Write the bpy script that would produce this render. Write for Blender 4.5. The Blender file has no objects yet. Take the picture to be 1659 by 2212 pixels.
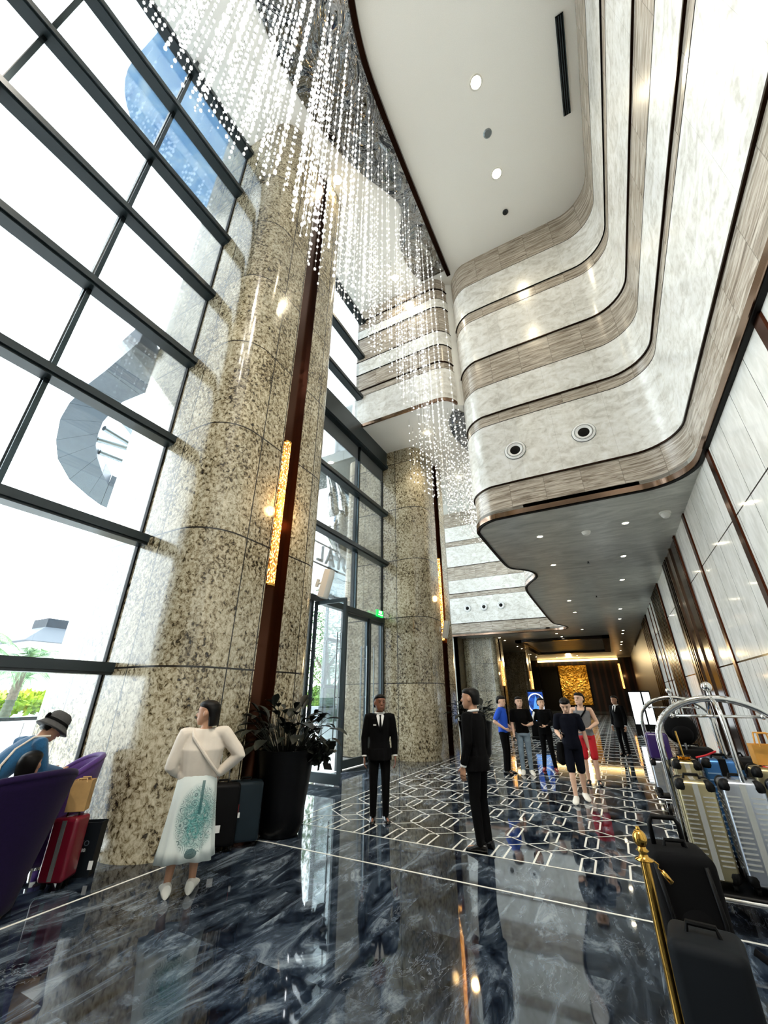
import bpy, bmesh, math, random
from mathutils import Vector, Matrix
random.seed(7)
S = bpy.context.scene
COL = S.collection
PI = math.pi
# ------------------------------------------------------------------ camera
CAM_H = 1.62
cam_d = bpy.data.cameras.new('camera')
cam = bpy.data.objects.new('camera', cam_d)
COL.objects.link(cam)
cr = Vector((0.88236, 0.47057, -0.00073)); cu = Vector((0.20042, -0.37440, 0.90535)); cw = Vector((-0.42575, 0.79900, 0.42466))
cam.matrix_world = Matrix(((cr.x, cu.x, -cw.x, 0), (cr.y, cu.y, -cw.y, 0), (cr.z, cu.z, -cw.z, CAM_H), (0, 0, 0, 1)))
cam_d.sensor_fit = 'HORIZONTAL'; cam_d.sensor_width = 36.0; cam_d.lens = 18.41
cam_d.clip_start = 0.05; cam_d.clip_end = 400
S.camera = cam
# ------------------------------------------------------------------ light of the place
S.view_settings.view_transform = 'Standard'
S.view_settings.look = 'None'
S.view_settings.gamma = 1.0
S.view_settings.use_curve_mapping = False
S.view_settings.exposure = 1.0
wd = bpy.data.worlds.new('overcast_sky'); S.world = wd; wd.use_nodes = True
bg = wd.node_tree.nodes['Background']
bg.inputs[0].default_value = (0.93, 0.97, 1.0, 1); bg.inputs[1].default_value = 4.3
S.cycles.use_denoising = True
S.cycles.max_bounces = 9; S.cycles.diffuse_bounces = 5; S.cycles.glossy_bounces = 5
S.cycles.transparent_max_bounces = 16; S.cycles.transmission_bounces = 6
S.cycles.sample_clamp_indirect = 8.0
S.cycles.caustics_reflective = False; S.cycles.caustics_refractive = False

def area(name, loc, size, energy, col, rot=(0, 0, 0), spread=PI):
    d = bpy.data.lights.new(name, 'AREA'); d.shape = 'DISK'; d.size = size; d.energy = energy; d.color = col; d.spread = spread
    o = bpy.data.objects.new(name, d); o.location = loc; o.rotation_euler = rot; COL.objects.link(o)
    o['kind'] = 'light'
    return o
# ------------------------------------------------------------------ tagging
def tag(o, label=None, cat=None, group=None, kind=None):
    if label: o['label'] = label
    if cat: o['category'] = cat
    if group: o['group'] = group
    if kind: o['kind'] = kind
    return o
def thing(name, label, cat, loc=(0, 0, 0), rz=0.0, group=None):
    o = bpy.data.objects.new(name, None); o.empty_display_size = 0.1
    COL.objects.link(o); o.location = loc; o.rotation_euler = (0, 0, rz)
    return tag(o, label, cat, group)
def dup(root, loc, rz=0.0, label=None, group=None, scale=None):
    def cp(o, par):
        c = o.copy(); COL.objects.link(c); c.parent = par
        for ch in kids.get(o.name, []): cp(ch, c)
        return c
    kids = {}
    for ob in list(COL.objects):
        if ob.parent: kids.setdefault(ob.parent.name, []).append(ob)
    c = cp(root, None); c.location = loc; c.rotation_euler = (0, 0, rz)
    if scale: c.scale = (scale,) * 3
    if label: c['label'] = label
    if group: c['group'] = group
    return c
# ------------------------------------------------------------------ mesh builder
class MB:
    def __init__(s): s.v = []; s.f = []; s.m = []; s.uv = None
    def add(s, vs, fs, mi=0):
        b = len(s.v); s.v += [tuple(v) for v in vs]; s.f += [tuple(i + b for i in f) for f in fs]; s.m += [mi] * len(fs)
    def box(s, x0, x1, y0, y1, z0, z1, mi=0, M=None):
        vs = [Vector((x, y, z)) for x in (x0, x1) for y in (y0, y1) for z in (z0, z1)]
        if M: vs = [M @ v for v in vs]
        s.add(vs, [(0, 1, 3, 2), (4, 6, 7, 5), (0, 4, 5, 1), (2, 3, 7, 6), (0, 2, 6, 4), (1, 5, 7, 3)], mi)
    def prism(s, poly, z0, z1, mi=0):
        n = len(poly); vs = [(x, y, z0) for x, y in poly] + [(x, y, z1) for x, y in poly]
        s.add(vs, [tuple(range(n))[::-1], tuple(range(n, 2 * n))] + [(i, (i + 1) % n, (i + 1) % n + n, i + n) for i in range(n)], mi)
    def rings(s, R, cap=True, mi=0, closed=True):
        n = len(R[0]); vs = [p for r in R for p in r]; fs = []
        for k in range(len(R) - 1):
            for i in range(n if closed else n - 1):
                j = (i + 1) % n; fs.append((k * n + i, k * n + j, (k + 1) * n + j, (k + 1) * n + i))
        if cap: fs += [tuple(range(n))[::-1], tuple(range((len(R) - 1) * n, len(R) * n))]
        s.add(vs, fs, mi)
    def tube(s, pts, r, n=10, cap=True, mi=0, flat=1.0, up=None):
        pts = [Vector(p) for p in pts]
        rs = r if isinstance(r, (list, tuple)) else [r] * len(pts)
        R = []; a = None
        for i, p in enumerate(pts):
            t = (pts[min(i + 1, len(pts) - 1)] - pts[max(i - 1, 0)]).normalized()
            if a is None:
                ref = Vector(up) if up else (Vector((0, 0, 1)) if abs(t.z) < .9 else Vector((0, 1, 0)))
                a = (ref - t * ref.dot(t)).normalized()
            else:
                a = (a - t * a.dot(t)).normalized()
            b = t.cross(a)
            R.append([p + (a * math.cos(2 * PI * k / n) + b * math.sin(2 * PI * k / n) * flat) * rs[i] for k in range(n)])
        s.rings(R, cap, mi)
    def limb(s, pts, rs, n=12, steps=4):
        # closed tapering limb with round ends
        P = [Vector(p) for p in pts]; Q = []; r2 = []
        for i in range(len(P) - 1):
            for k in range(steps):
                t = k / steps; Q.append(P[i].lerp(P[i + 1], t)); r2.append(rs[i] * (1 - t) + rs[i + 1] * t)
        Q.append(P[-1]); r2.append(rs[-1])
        d0 = (Q[0] - Q[1]).normalized(); d1 = (Q[-1] - Q[-2]).normalized()
        pre = [(Q[0] + d0 * r2[0] * c, r2[0] * q) for c, q in ((.95, .25), (.7, .68), (.35, .93))]
        post = [(Q[-1] + d1 * r2[-1] * c, r2[-1] * q) for c, q in ((.35, .93), (.7, .68), (.95, .25))]
        s.tube([p for p, _ in pre] + Q + [p for p, _ in post], [x for _, x in pre] + r2 + [x for _, x in post], n)
    def ell(s, c, a, b, h, n=12, m=8, R=None, mi=0):
        c = Vector(c); rs = []
        for k in range(m + 1):
            ph = PI * (k + .0) / m; ph = min(max(ph, .12), PI - .12)
            ring = []
            for i in range(n):
                v = Vector((a * math.sin(ph) * math.cos(2 * PI * i / n), b * math.sin(ph) * math.sin(2 * PI * i / n), -h * math.cos(ph)))
                if R: v = R @ v
                ring.append(c + v)
            rs.append(ring)
        s.rings(rs, True, mi)
    def lathe(s, prof, c=(0, 0, 0), n=24, mi=0, cap=True):
        c = Vector(c)
        s.rings([[c + Vector((r * math.cos(2 * PI * i / n), r * math.sin(2 * PI * i / n), z)) for i in range(n)] for r, z in prof], cap, mi)
    def build(s, name, mats, parent=None, smooth=False, loc=None):
        me = bpy.data.meshes.new(name); me.from_pydata(s.v, [], s.f)
        if not isinstance(mats, (list, tuple)): mats = [mats]
        for m in mats: me.materials.append(m)
        if len(mats) > 1: me.polygons.foreach_set('material_index', s.m)
        if s.uv:
            uv = me.uv_layers.new(name='UVMap')
            for p in me.polygons:
                for li in p.loop_indices: uv.data[li].uv = s.uv[me.loops[li].vertex_index]
        bm = bmesh.new(); bm.from_mesh(me)
        bmesh.ops.recalc_face_normals(bm, faces=bm.faces)
        bm.to_mesh(me); bm.free()
        if smooth:
            me.polygons.foreach_set('use_smooth', [True] * len(me.polygons))
            if smooth != 'all':
                me.set_sharp_from_angle(angle=math.radians(40))
        o = bpy.data.objects.new(name, me); COL.objects.link(o)
        if parent: o.parent = parent
        if loc: o.location = loc
        return o
def bevel(o, w, seg=3):
    bm = bmesh.new(); bm.from_mesh(o.data)
    bmesh.ops.remove_doubles(bm, verts=bm.verts, dist=1e-5)
    bmesh.ops.bevel(bm, geom=list(bm.edges), offset=w, segments=seg, profile=.5, affect='EDGES', clamp_overlap=True)
    bm.to_mesh(o.data); bm.free()
    o.data.polygons.foreach_set('use_smooth', [True] * len(o.data.polygons)); o.data.set_sharp_from_angle(angle=math.radians(50))
    return o
def box_obj(name, x0, x1, y0, y1, z0, z1, mat, parent=None, bv=0, seg=2):
    b = MB(); b.box(x0, x1, y0, y1, z0, z1); o = b.build(name, mat, parent)
    if bv: bevel(o, bv, seg)
    return o
def struct(o, **k): o['kind'] = 'structure'; return o
# ------------------------------------------------------------------ materials
def sr(h):
    h = h.lstrip('#'); c = [int(h[i:i + 2], 16) / 255 for i in (0, 2, 4)]
    return tuple((x / 12.92 if x <= .04045 else ((x + .055) / 1.055) ** 2.4) for x in c) + (1,)
class G:
    def __init__(s, name):
        s.m = bpy.data.materials.new(name); s.m.use_nodes = True; s.t = s.m.node_tree; s.t.nodes.clear()
        s.out = s.t.nodes.new('ShaderNodeOutputMaterial')
    def n(s, typ, **k):
        nd = s.t.nodes.new('ShaderNode' + typ)
        for a, b in k.items():
            if a.startswith('i_'):
                key = a[2:]; key = int(key) if key.isdigit() else key.replace('_', ' ')
                s.set(nd, key, b)
            else: setattr(nd, a, b)
        return nd
    def set(s, nd, key, val):
        sock = nd.inputs[key]
        if isinstance(val, bpy.types.NodeSocket): s.t.links.new(val, sock)
        elif isinstance(val, bpy.types.Node): s.t.links.new(val.outputs[0], sock)
        else: sock.default_value = val
    def math(s, op, a, b=None, c=None):
        nd = s.n('Math', operation=op); s.set(nd, 0, a)
        if b is not None: s.set(nd, 1, b)
        if c is not None: s.set(nd, 2, c)
        return nd.outputs[0]
    def ramp(s, fac, stops, interp='LINEAR'):
        nd = s.n('ValToRGB'); s.set(nd, 0, fac); r = nd.color_ramp; r.interpolation = interp
        while len(r.elements) > 1: r.elements.remove(r.elements[-1])
        r.elements[0].position = stops[0][0]; r.elements[0].color = stops[0][1]
        for p, c in stops[1:]:
            e = r.elements.new(p); e.color = c
        return nd.outputs[0]
    def mix(s, fac, a, b, blend='MIX'):
        nd = s.n('Mix', data_type='RGBA', blend_type=blend); s.set(nd, 0, fac); s.set(nd, 6, a); s.set(nd, 7, b); return nd.outputs[2]
    def noise(s, vec, scale, detail=4, rough=.55, dist=0.0):
        nd = s.n('TexNoise'); s.set(nd, 'Vector', vec); nd.inputs['Scale'].default_value = scale; nd.inputs['Detail'].default_value = detail
        nd.inputs['Roughness'].default_value = rough; nd.inputs['Distortion'].default_value = dist; return nd.outputs[0]
    def mapping(s, vec, scale=(1, 1, 1), rot=(0, 0, 0), loc=(0, 0, 0)):
        nd = s.n('Mapping'); s.set(nd, 0, vec); nd.inputs[1].default_value = loc; nd.inputs[2].default_value = rot; nd.inputs[3].default_value = scale; return nd.outputs[0]
    def obj(s): return s.n('TexCoord').outputs['Object']
    def pos(s): return s.n('NewGeometry').outputs['Position']
    def xyz(s, v):
        nd = s.n('SeparateXYZ'); s.set(nd, 0, v); return nd.outputs
    def lines(s, coord, off, pitch, w):
        # 1 on a joint, 0 elsewhere
        a = s.math('ADD', s.math('SUBTRACT', coord, off), pitch / 2)
        a = s.math('FLOORED_MODULO', a, pitch); a = s.math('ABSOLUTE', s.math('SUBTRACT', a, pitch / 2))
        return s.math('LESS_THAN', a, w / 2)
    def bump(s, h, strength, dist=.01):
        nd = s.n('Bump'); s.set(nd, 'Height', h); nd.inputs['Strength'].default_value = strength; nd.inputs['Distance'].default_value = dist; return nd.outputs[0]
    def bsdf(s, col, rough=.5, metal=0.0, spec=.5, coat=0.0, normal=None, emit=None, es=0.0, trans=0.0, ior=1.5, sheen=0.0):
        b = s.n('BsdfPrincipled'); s.set(b, 'Base Color', col); s.set(b, 'Roughness', rough); s.set(b, 'Metallic', metal)
        b.inputs['Specular IOR Level'].default_value = spec; b.inputs['Coat Weight'].default_value = coat; b.inputs['Coat Roughness'].default_value = .03
        b.inputs['IOR'].default_value = ior; s.set(b, 'Transmission Weight', trans); b.inputs['Sheen Weight'].default_value = sheen
        if normal is not None: s.set(b, 'Normal', normal)
        if emit is not None: s.set(b, 'Emission Color', emit); s.set(b, 'Emission Strength', es)
        s.t.links.new(b.outputs[0], s.out.inputs[0]); return s.m
def pm(name, hexc, rough=.5, metal=0.0, spec=None, coat=0.0, nz=0.0, ns=20, sheen=0.0):
    g = G(name); c = sr(hexc) if isinstance(hexc, str) else hexc
    if nz:
        f = g.noise(g.obj(), ns, 3)
        c2 = tuple(min(1, x * (1 + nz)) for x in c[:3]) + (1,); c1 = tuple(x * (1 - nz) for x in c[:3]) + (1,)
        col = g.ramp(f, [(.35, c1), (.65, c2)])
    else: col = c
    if spec is None: spec = .5 if max(c[:3]) > .05 or rough < .3 else .16
    return g.bsdf(col, rough, metal, spec, coat, sheen=sheen)
def em(name, hexc, st):
    g = G(name); return g.bsdf((0.02, 0.02, 0.02, 1), .4, emit=sr(hexc), es=st)
def glassm(name, tint=(0.93, 0.97, 0.98, 1), ior=1.45):
    g = G(name); f = g.n('Fresnel'); f.inputs[0].default_value = ior
    t = g.n('BsdfTransparent'); t.inputs[0].default_value = tint
    gl = g.n('BsdfGlossy'); gl.inputs['Roughness'].default_value = .0
    m = g.n('MixShader'); g.set(m, 0, g.math('MULTIPLY', f.outputs[0], .8)); g.set(m, 1, t.outputs[0]); g.set(m, 2, gl.outputs[0])
    g.t.links.new(m.outputs[0], g.out.inputs[0]); return g.m
M = {}
def column_stone(name, x0=-5.03, y0=3.63):
    g = G(name); p = g.pos()
    x, y, z = g.xyz(p)[:3]
    nrm = g.xyz(g.n('NewGeometry').outputs['Normal'])
    big = g.noise(g.mapping(p, (1, 1, .8)), 1.3, 4, .6, .4)
    fine = g.noise(g.mapping(p, (1, 1, .85), (0, .5, .3)), 19, 9, .72, .6)
    v = g.math('ADD', g.math('MULTIPLY', fine, .78), g.math('MULTIPLY', big, .22))
    col = g.ramp(v, [(.385, sr('0c0905')), (.425, sr('3f3524')), (.46, sr('83765a')), (.52, sr('b6ac93')), (.61, sr('d6cfb9'))])
    pan = g.n('TexWhiteNoise', noise_dimensions='3D')
    cmb = g.n('CombineXYZ'); g.set(cmb, 0, g.math('FLOOR', g.math('DIVIDE', g.math('SUBTRACT', x, x0), .63))); g.set(cmb, 1, g.math('FLOOR', g.math('DIVIDE', g.math('SUBTRACT', y, y0), .48))); g.set(cmb, 2, g.math('FLOOR', g.math('DIVIDE', g.math('SUBTRACT', z, 2.0), 1.92)))
    g.set(pan, 0, cmb.outputs[0])
    col = g.mix(1.0, col, g.ramp(pan.outputs[0], [(0, (.78, .78, .78, 1)), (1, (1.08, 1.05, 1.0, 1))]), 'MULTIPLY')
    hz = g.math('MULTIPLY', g.lines(z, 1.97, 1.92, .024), g.math('GREATER_THAN', z, .4))
    vy = g.math('MULTIPLY', g.lines(y, y0, .485, .02), g.math('GREATER_THAN', g.math('ABSOLUTE', nrm[0]), .97))
    vx = g.math('MULTIPLY', g.lines(x, x0, .63, .02), g.math('GREATER_THAN', g.math('ABSOLUTE', nrm[1]), .97))
    j = g.math('MAXIMUM', hz, g.math('MAXIMUM', vy, vx))
    col = g.mix(j, col, (.012, .010, .008, 1))
    return g.bsdf(col, .16, spec=.55)
M['column'] = column_stone('speckled_granite', -5.03, 3.63)
M['column2'] = column_stone('speckled_granite_second', -5.03, 11.83)
M['column3'] = column_stone('speckled_granite_far', -7.78, 32.3)
def white_marble(name, a='fbfaf7', b='cfcbc2'):
    g = G(name); uv = g.n('TexCoord').outputs['UV']
    n1 = g.noise(g.mapping(uv, (1, 1.6, 1)), 2.2, 8, .62, 1.2); n2 = g.noise(uv, 9, 6, .6, .6)
    v = g.math('ADD', g.math('MULTIPLY', n1, .7), g.math('MULTIPLY', n2, .3))
    col = g.ramp(v, [(.36, sr(b)), (.5, sr('efede7')), (.6, sr(a))])
    sep = g.xyz(uv); j = g.lines(sep[0], .35, 1.25, .006)
    wn = g.n('TexWhiteNoise', noise_dimensions='1D'); g.set(wn, 1, g.math('FLOOR', g.math('DIVIDE', sep[0], 1.25)))
    col = g.mix(1.0, col, g.ramp(wn.outputs[0], [(0, (.93, .93, .93, 1)), (1, (1.03, 1.03, 1.03, 1))]), 'MULTIPLY')
    col = g.mix(g.math('MULTIPLY', j, .35), col, (.2, .18, .15, 1))
    return g.bsdf(col, .18)
def travertine(name, lo='66594e', hi='e2d9cc'):
    g = G(name); uv = g.n('TexCoord').outputs['UV']; sep = g.xyz(uv)
    wn = g.n('TexWhiteNoise', noise_dimensions='1D'); g.set(wn, 1, g.math('FLOOR', g.math('DIVIDE', sep[0], .85)))
    off = g.n('CombineXYZ'); g.set(off, 0, g.math('MULTIPLY', wn.outputs[0], 9.0)); g.set(off, 1, g.math('MULTIPLY', wn.outputs[0], 5.0))
    ad = g.n('VectorMath', operation='ADD'); g.set(ad, 0, uv); g.set(ad, 1, off.outputs[0])
    n1 = g.noise(g.mapping(ad.outputs[0], (.55, 7.5, 1)), 2.0, 8, .68, 1.1)
    n2 = g.noise(g.mapping(ad.outputs[0], (1.2, 30, 1)), 1.6, 3, .5, .6)
    v = g.math('ADD', g.math('MULTIPLY', n1, .75), g.math('MULTIPLY', n2, .25))
    col = g.ramp(v, [(.36, sr(lo)), (.46, sr('a09384')), (.55, sr('c6bbad')), (.66, sr(hi))])
    j = g.math('MAXIMUM', g.lines(sep[0], .0, .85, .012), g.math('MULTIPLY', g.lines(sep[1], .42, 0.66, .006), .5))
    col = g.mix(g.math('MULTIPLY', j, .55), col, (.12, .1, .08, 1))
    return g.bsdf(col, .22)
M['marble'] = white_marble('cloudy_white_marble'); M['travertine'] = travertine('brown_banded_travertine')
def bronze(name, c, rough=.2):
    g = G(name); return g.bsdf(sr(c), rough, 1.0)
M['bronze'] = bronze('polished_bronze', '9c8270', .16)
M['bronze_dark'] = bronze('dark_bronze', '24160f', .3)
M['bronze_red'] = bronze('red_bronze', '552c1c', .22)
M['brown_panel'] = pm('brown_lacquer_panel', '1c100d', .15, 0, .4)
M['black_gap'] = pm('black_gap', '050505', .6)
M['frame'] = pm('dark_grey_window_metal', '1c272b', .3, 0.0, .5)
M['alu'] = pm('brushed_grey_metal', '8d979c', .28, .9)
M['glass'] = glassm('window_glass')
M['glass_green'] = glassm('railing_glass', (.78, .9, .88, 1))
M['white'] = pm('white_plaster', 'fbfaf5', .55, nz=.02, ns=60)
def soffit_mat():
    g = G('polished_grey_stucco'); p = g.pos()
    n = g.noise(g.mapping(p, (.7, 2.2, 1)), 1.5, 6, .62, 1.0)
    col = g.ramp(n, [(.3, sr('93938c')), (.5, sr('b0b0a8')), (.7, sr('c9c8bf'))])
    return g.bsdf(col, .32, normal=g.bump(g.noise(g.mapping(p, (1, 3, 1)), 3.0, 5, .6), .25, .02))
M['soffit'] = soffit_mat()
def mirror_mat():
    g = G('rippled_dark_mirror'); p = g.pos()
    h = g.noise(p, 1.1, 2, .5, 1.8)
    return g.bsdf((.30, .31, .31, 1), .03, 1.0, normal=g.bump(h, .35, .3))
M['mirror'] = mirror_mat()
def floor_mat():
    g = G('polished_blue_black_marble'); p = g.pos(); x, y, z = g.xyz(p)[:3]
    tx = g.math('FLOOR', g.math('DIVIDE', g.math('ADD', x, .1), .9)); ty = g.math('FLOOR', g.math('DIVIDE', g.math('SUBTRACT', y, .15), .9))
    cmb = g.n('CombineXYZ'); g.set(cmb, 0, tx); g.set(cmb, 1, ty)
    wn = g.n('TexWhiteNoise', noise_dimensions='3D'); g.set(wn, 0, cmb.outputs[0])
    sc = g.n('VectorMath', operation='SCALE'); g.set(sc, 0, wn.outputs[1]); sc.inputs['Scale'].default_value = 14.0
    ad = g.n('VectorMath', operation='ADD'); g.set(ad, 0, p); g.set(ad, 1, sc.outputs[0])
    q = g.mapping(ad.outputs[0], (2.9, 1.0, 1), (0, 0, .32))
    n1 = g.noise(q, 1.25, 12, .70, 1.5)
    n2 = g.noise(g.mapping(ad.outputs[0], (3.2, 1.2, 1), (0, 0, .5)), 1.4, 7, .68, 2.6)
    base = g.ramp(n1, [(.36, (.002, .003, .006, 1)), (.46, (.011, .017, .029, 1)), (.55, (.048, .065, .09, 1)), (.65, (.18, .215, .25, 1))])
    vein = g.ramp(g.math('ABSOLUTE', g.math('SUBTRACT', n2, .5)), [(0, (1, 1, 1, 1)), (.010, (.35, .35, .35, 1)), (.022, (0, 0, 0, 1))])
    vm = g.math('MULTIPLY', vein, g.ramp(g.noise(p, 1.1, 3, .6), [(.50, (0, 0, 0, 1)), (.70, (.6, .6, .6, 1))]))
    col = g.mix(vm, base, (.42, .46, .50, 1))
    col = g.mix(1.0, col, g.ramp(wn.outputs[0], [(0, (.75, .75, .75, 1)), (1, (1.25, 1.25, 1.25, 1))]), 'MULTIPLY')
    j = g.math('MAXIMUM', g.lines(x, -.1, .9, .004), g.lines(y, .15, .9, .004))
    col = g.mix(g.math('MULTIPLY', j, .5), col, (.01, .01, .012, 1))
    return g.bsdf(col, .035, spec=.75, normal=g.bump(g.noise(p, .8, 2, .5), .06, .01))
M['floor'] = floor_mat()
M['inlay'] = pm('white_stone_inlay', 'f6f4ec', .1)
def wall_panel():
    g = G('pale_limestone_panels'); p = g.pos(); x, y, z = g.xyz(p)[:3]
    n = g.noise(g.mapping(p, (1, 1.3, .5)), 5, 6, .6, .5)
    col = g.ramp(n, [(.35, sr('e2dfd7')), (.65, sr('f8f5ef'))])
    up = g.math('GREATER_THAN', z, 2.27)
    j1 = g.math('MULTIPLY', up, g.lines(y, 7.35, .78, .012)); j2 = g.math('MULTIPLY', g.math('SUBTRACT', 1.0, up), g.lines(y, 7.35, .39, .012))
    h = g.math('MAXIMUM', g.math('LESS_THAN', g.math('ABSOLUTE', g.math('SUBTRACT', z, 4.42)), .012), g.math('LESS_THAN', g.math('ABSOLUTE', g.math('SUBTRACT', z, 2.27)), .016))
    j = g.math('MAXIMUM', h, g.math('MAXIMUM', j1, j2))
    col = g.mix(j, col, (.02, .014, .01, 1))
    return g.bsdf(col, .09, spec=.5)
M['panel'] = wall_panel()
def far_stone():
    g = G('dark_honed_stone'); p = g.pos()
    n = g.noise(p, 3, 8, .7, 1)
    return g.bsdf(g.ramp(n, [(.35, sr('2c2417')), (.5, sr('5a4c34')), (.65, sr('7d6d50'))]), .3)
M['far_stone'] = far_stone()
M['downlight'] = em('lamp_lens', 'fff1cf', 30)
M['ring'] = pm('white_ring', 'e8e6df', .4)
M['black'] = pm('matt_black', '070707', .5)
M['chrome'] = pm('polished_chrome', 'd8d8d6', .08, 1.0)
M['brass'] = pm('polished_brass', 'c79a4a', .12, 1.0)
# ================================================================== SETTING
# floor
b = MB(); b.box(-6.18, 2.6, -10.2, 14.6, -.12, 0); b.box(-10.7, 3.4, 14.6, 57.3, -.12, 0)
floor = struct(b.build('floor', M['floor']))
def strip(b, p, q, w, z0=.0005, z1=.0022):
    p = Vector(p); q = Vector(q); d = (q - p).normalized(); n = Vector((-d.y, d.x)) * w / 2
    b.prism([tuple(p + n), tuple(p - n), tuple(q - n), tuple(q + n)], z0, z1)
b = MB()
pts = [(-4.53, -9.9), (-4.53, 4.3), (-4.50, 4.48), (-4.42, 4.6), (-4.28, 4.68), (-4.1, 4.7), (2.45, 4.7)]
for i in range(len(pts) - 1): strip(b, pts[i], pts[i + 1], .022)
strip(b, (-4.48, 5.51), (2.45, 5.51), .022); strip(b, (-4.48, 5.51), (-4.48, 45), .022)
px, py = .4535, .805
for r in range(-1, 50):
    for c in range(-1, 15):
        xl = -4.305 + c * px; xr = xl + .135; y0 = 5.52 + r * py; y1 = y0 + .395; yn = y0 + py
        if r >= 0 and c >= 0 and xr < 2.4:
            strip(b, (xl, y0), (xl, y1), .022, z1=.003); strip(b, (xr, y0), (xr, y1), .022, z1=.003)
        if r >= 0 and xl + px < 2.3:
            if c >= 0: strip(b, (xl, y1), (xr + px, yn), .014, z1=.0026)
            strip(b, (max(xl, -4.48), yn if c >= 0 else yn - (yn - y1) * .0 ), (xr + px, y1), .014, z1=.0026) if c >= 0 else None
b.build('inlay_lines', M['inlay'], floor)
# outside ground
g = G('pale_paving'); p_ = g.pos(); n_ = g.noise(p_, .5, 4, .6)
M['paving'] = g.bsdf(g.mix(g.math('MAXIMUM', g.lines(g.xyz(p_)[0], 0, .9, .02), g.lines(g.xyz(p_)[1], 0, .9, .02)), g.ramp(n_, [(.3, sr('c4c5c6')), (.7, sr('dcdcda'))]), (.12, .12, .12, 1)), .35)
b = MB(); b.box(-120, -6.19, -60, 120, -.3, -.03); gr = tag(b.build('ground', M['paving']), kind='structure')

# footprint helper
def rounded(x0, x1, y0, y1, rx, n=8, ro=None):
    ro = rx if ro is None else ro; P = []
    for cx, cy, a0, r in ((x1 - rx, y0 + rx, -PI / 2, rx), (x1 - rx, y1 - rx, 0, rx), (x0 + ro, y1 - ro, PI / 2, ro), (x0 + ro, y0 + ro, PI, ro)):
        for k in range(n + 1):
            a = a0 + PI / 2 * k / n; P.append((cx + r * math.cos(a), cy + r * math.sin(a)))
    return P
XF = -4.65
def column(y0, ztop, mat, label, x0=-7.85, xf=XF, z_lamp=(3.3, 6.15), rcorner=.6, lamp=True):
    y1 = y0 + 2.85; P = rounded(x0, xf, y0, y1, rcorner, 8, .35)
    # notch for bronze recess on the inner face
    i = next(k for k, p in enumerate(P) if abs(p[0] - xf) < 1e-6 and p[1] > (y0 + y1) / 2)
    P = P[:i] + [(xf, y0 + 1.28), (xf - .16, y0 + 1.28), (xf - .16, y0 + 1.76), (xf, y0 + 1.76)] + P[i:]
    t = thing('column', label, 'column', (0, 0, 0))
    b = MB(); b.prism(P, 0, ztop); sh = b.build('stone_shaft', mat, t, smooth=True)
    b = MB(); b.box(xf - .158, xf - .13, y0 + 1.283, y0 + 1.757, 0, ztop)
    b.box(xf - .13, xf - .004, y0 + 1.745, y0 + 1.757, 0, ztop); b.box(xf - .13, xf - .004, y0 + 1.283, y0 + 1.295, 0, ztop)
    b.build('bronze_strip', M['bronze_strip'], t)
    return t
g = G('brown_bronze_sheet'); M['bronze_strip'] = g.bsdf(sr('452410'), .2, .8)
column(3.35, 20.0, M['column'], 'huge speckled granite column beside the tall window, with bronze strip and long lamp')
column(11.5, 10.32, M['column2'], 'second speckled granite column, right of the glass entrance doors')
column(-4.85, 20.0, M['column'], 'speckled granite column behind the viewpoint')
column(32.0, 5.85, M['column3'], 'dark granite column far down the hall, nearest of the far pair', x0=-10.0, xf=-7.4, rcorner=.3)
column(45.2, 5.85, M['column3'], 'dark granite column deepest down the hall, left of the gold artwork', x0=-10.0, xf=-7.4, rcorner=.3)

# window bays
ZT = [2.04, 3.92, 5.8, 7.68, 9.65, 11.62, 13.66, 15.6]
XG = -6.2
def bay(name, y0, y1, mull, z0=0.0, ztop=16.2, trans=ZT):
    w = MB(); w.box(XG - .006, XG + .006, y0, y1, z0, ztop); win = struct(w.build(name, M['glass']))
    for z in trans:
        if z < z0 + .1: continue
        b = MB(); b.box(XG - .03, -5.95, y0, y1, z - .12, z); b.box(XG - .01, -5.99, y0, y1, z - .155, z - .12); b.build('transom', M['frame'], win)
    for y in mull:
        b = MB(); b.box(XG - .08, XG + .02, y - .035, y + .035, z0, ztop); b.box(XG + .02, XG + .09, y - .02, y + .045, z0, ztop, 1)
        b.build('mullion', [M['frame'], M['alu_dark']], win)
    for y in (y0 + .012, y1 - .012):
        b = MB(); b.box(XG - .04, XG + .03, y - .012, y + .012, z0, ztop); b.build('edge_joint', M['black_gap'], win)
    return win
M['alu_dark'] = pm('dark_polished_mullion', '3a4448', .15, .9)
bay('window_1', -2.0, 3.35, (-.4, 1.46))
bay('window_2', 6.2, 11.5, (9.72,), z0=3.92)
bay('window_3', -10.2, -4.85, (-8.4, -6.6))
# shaded spandrel over the doors
b = MB(); b.box(XG - .05, -6.0, 6.2, 11.5, 9.65, 10.35); b.build('spandrel_beam', M['frame'], bpy.data.objects['window_2'])
b = MB(); b.box(XG - .02, XG + .02, 6.2, 11.5, 9.0, 9.6); b.build('shade_panel', pm('grey_shade_cloth', '4a4e50', .7), bpy.data.objects['window_2'])

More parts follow.
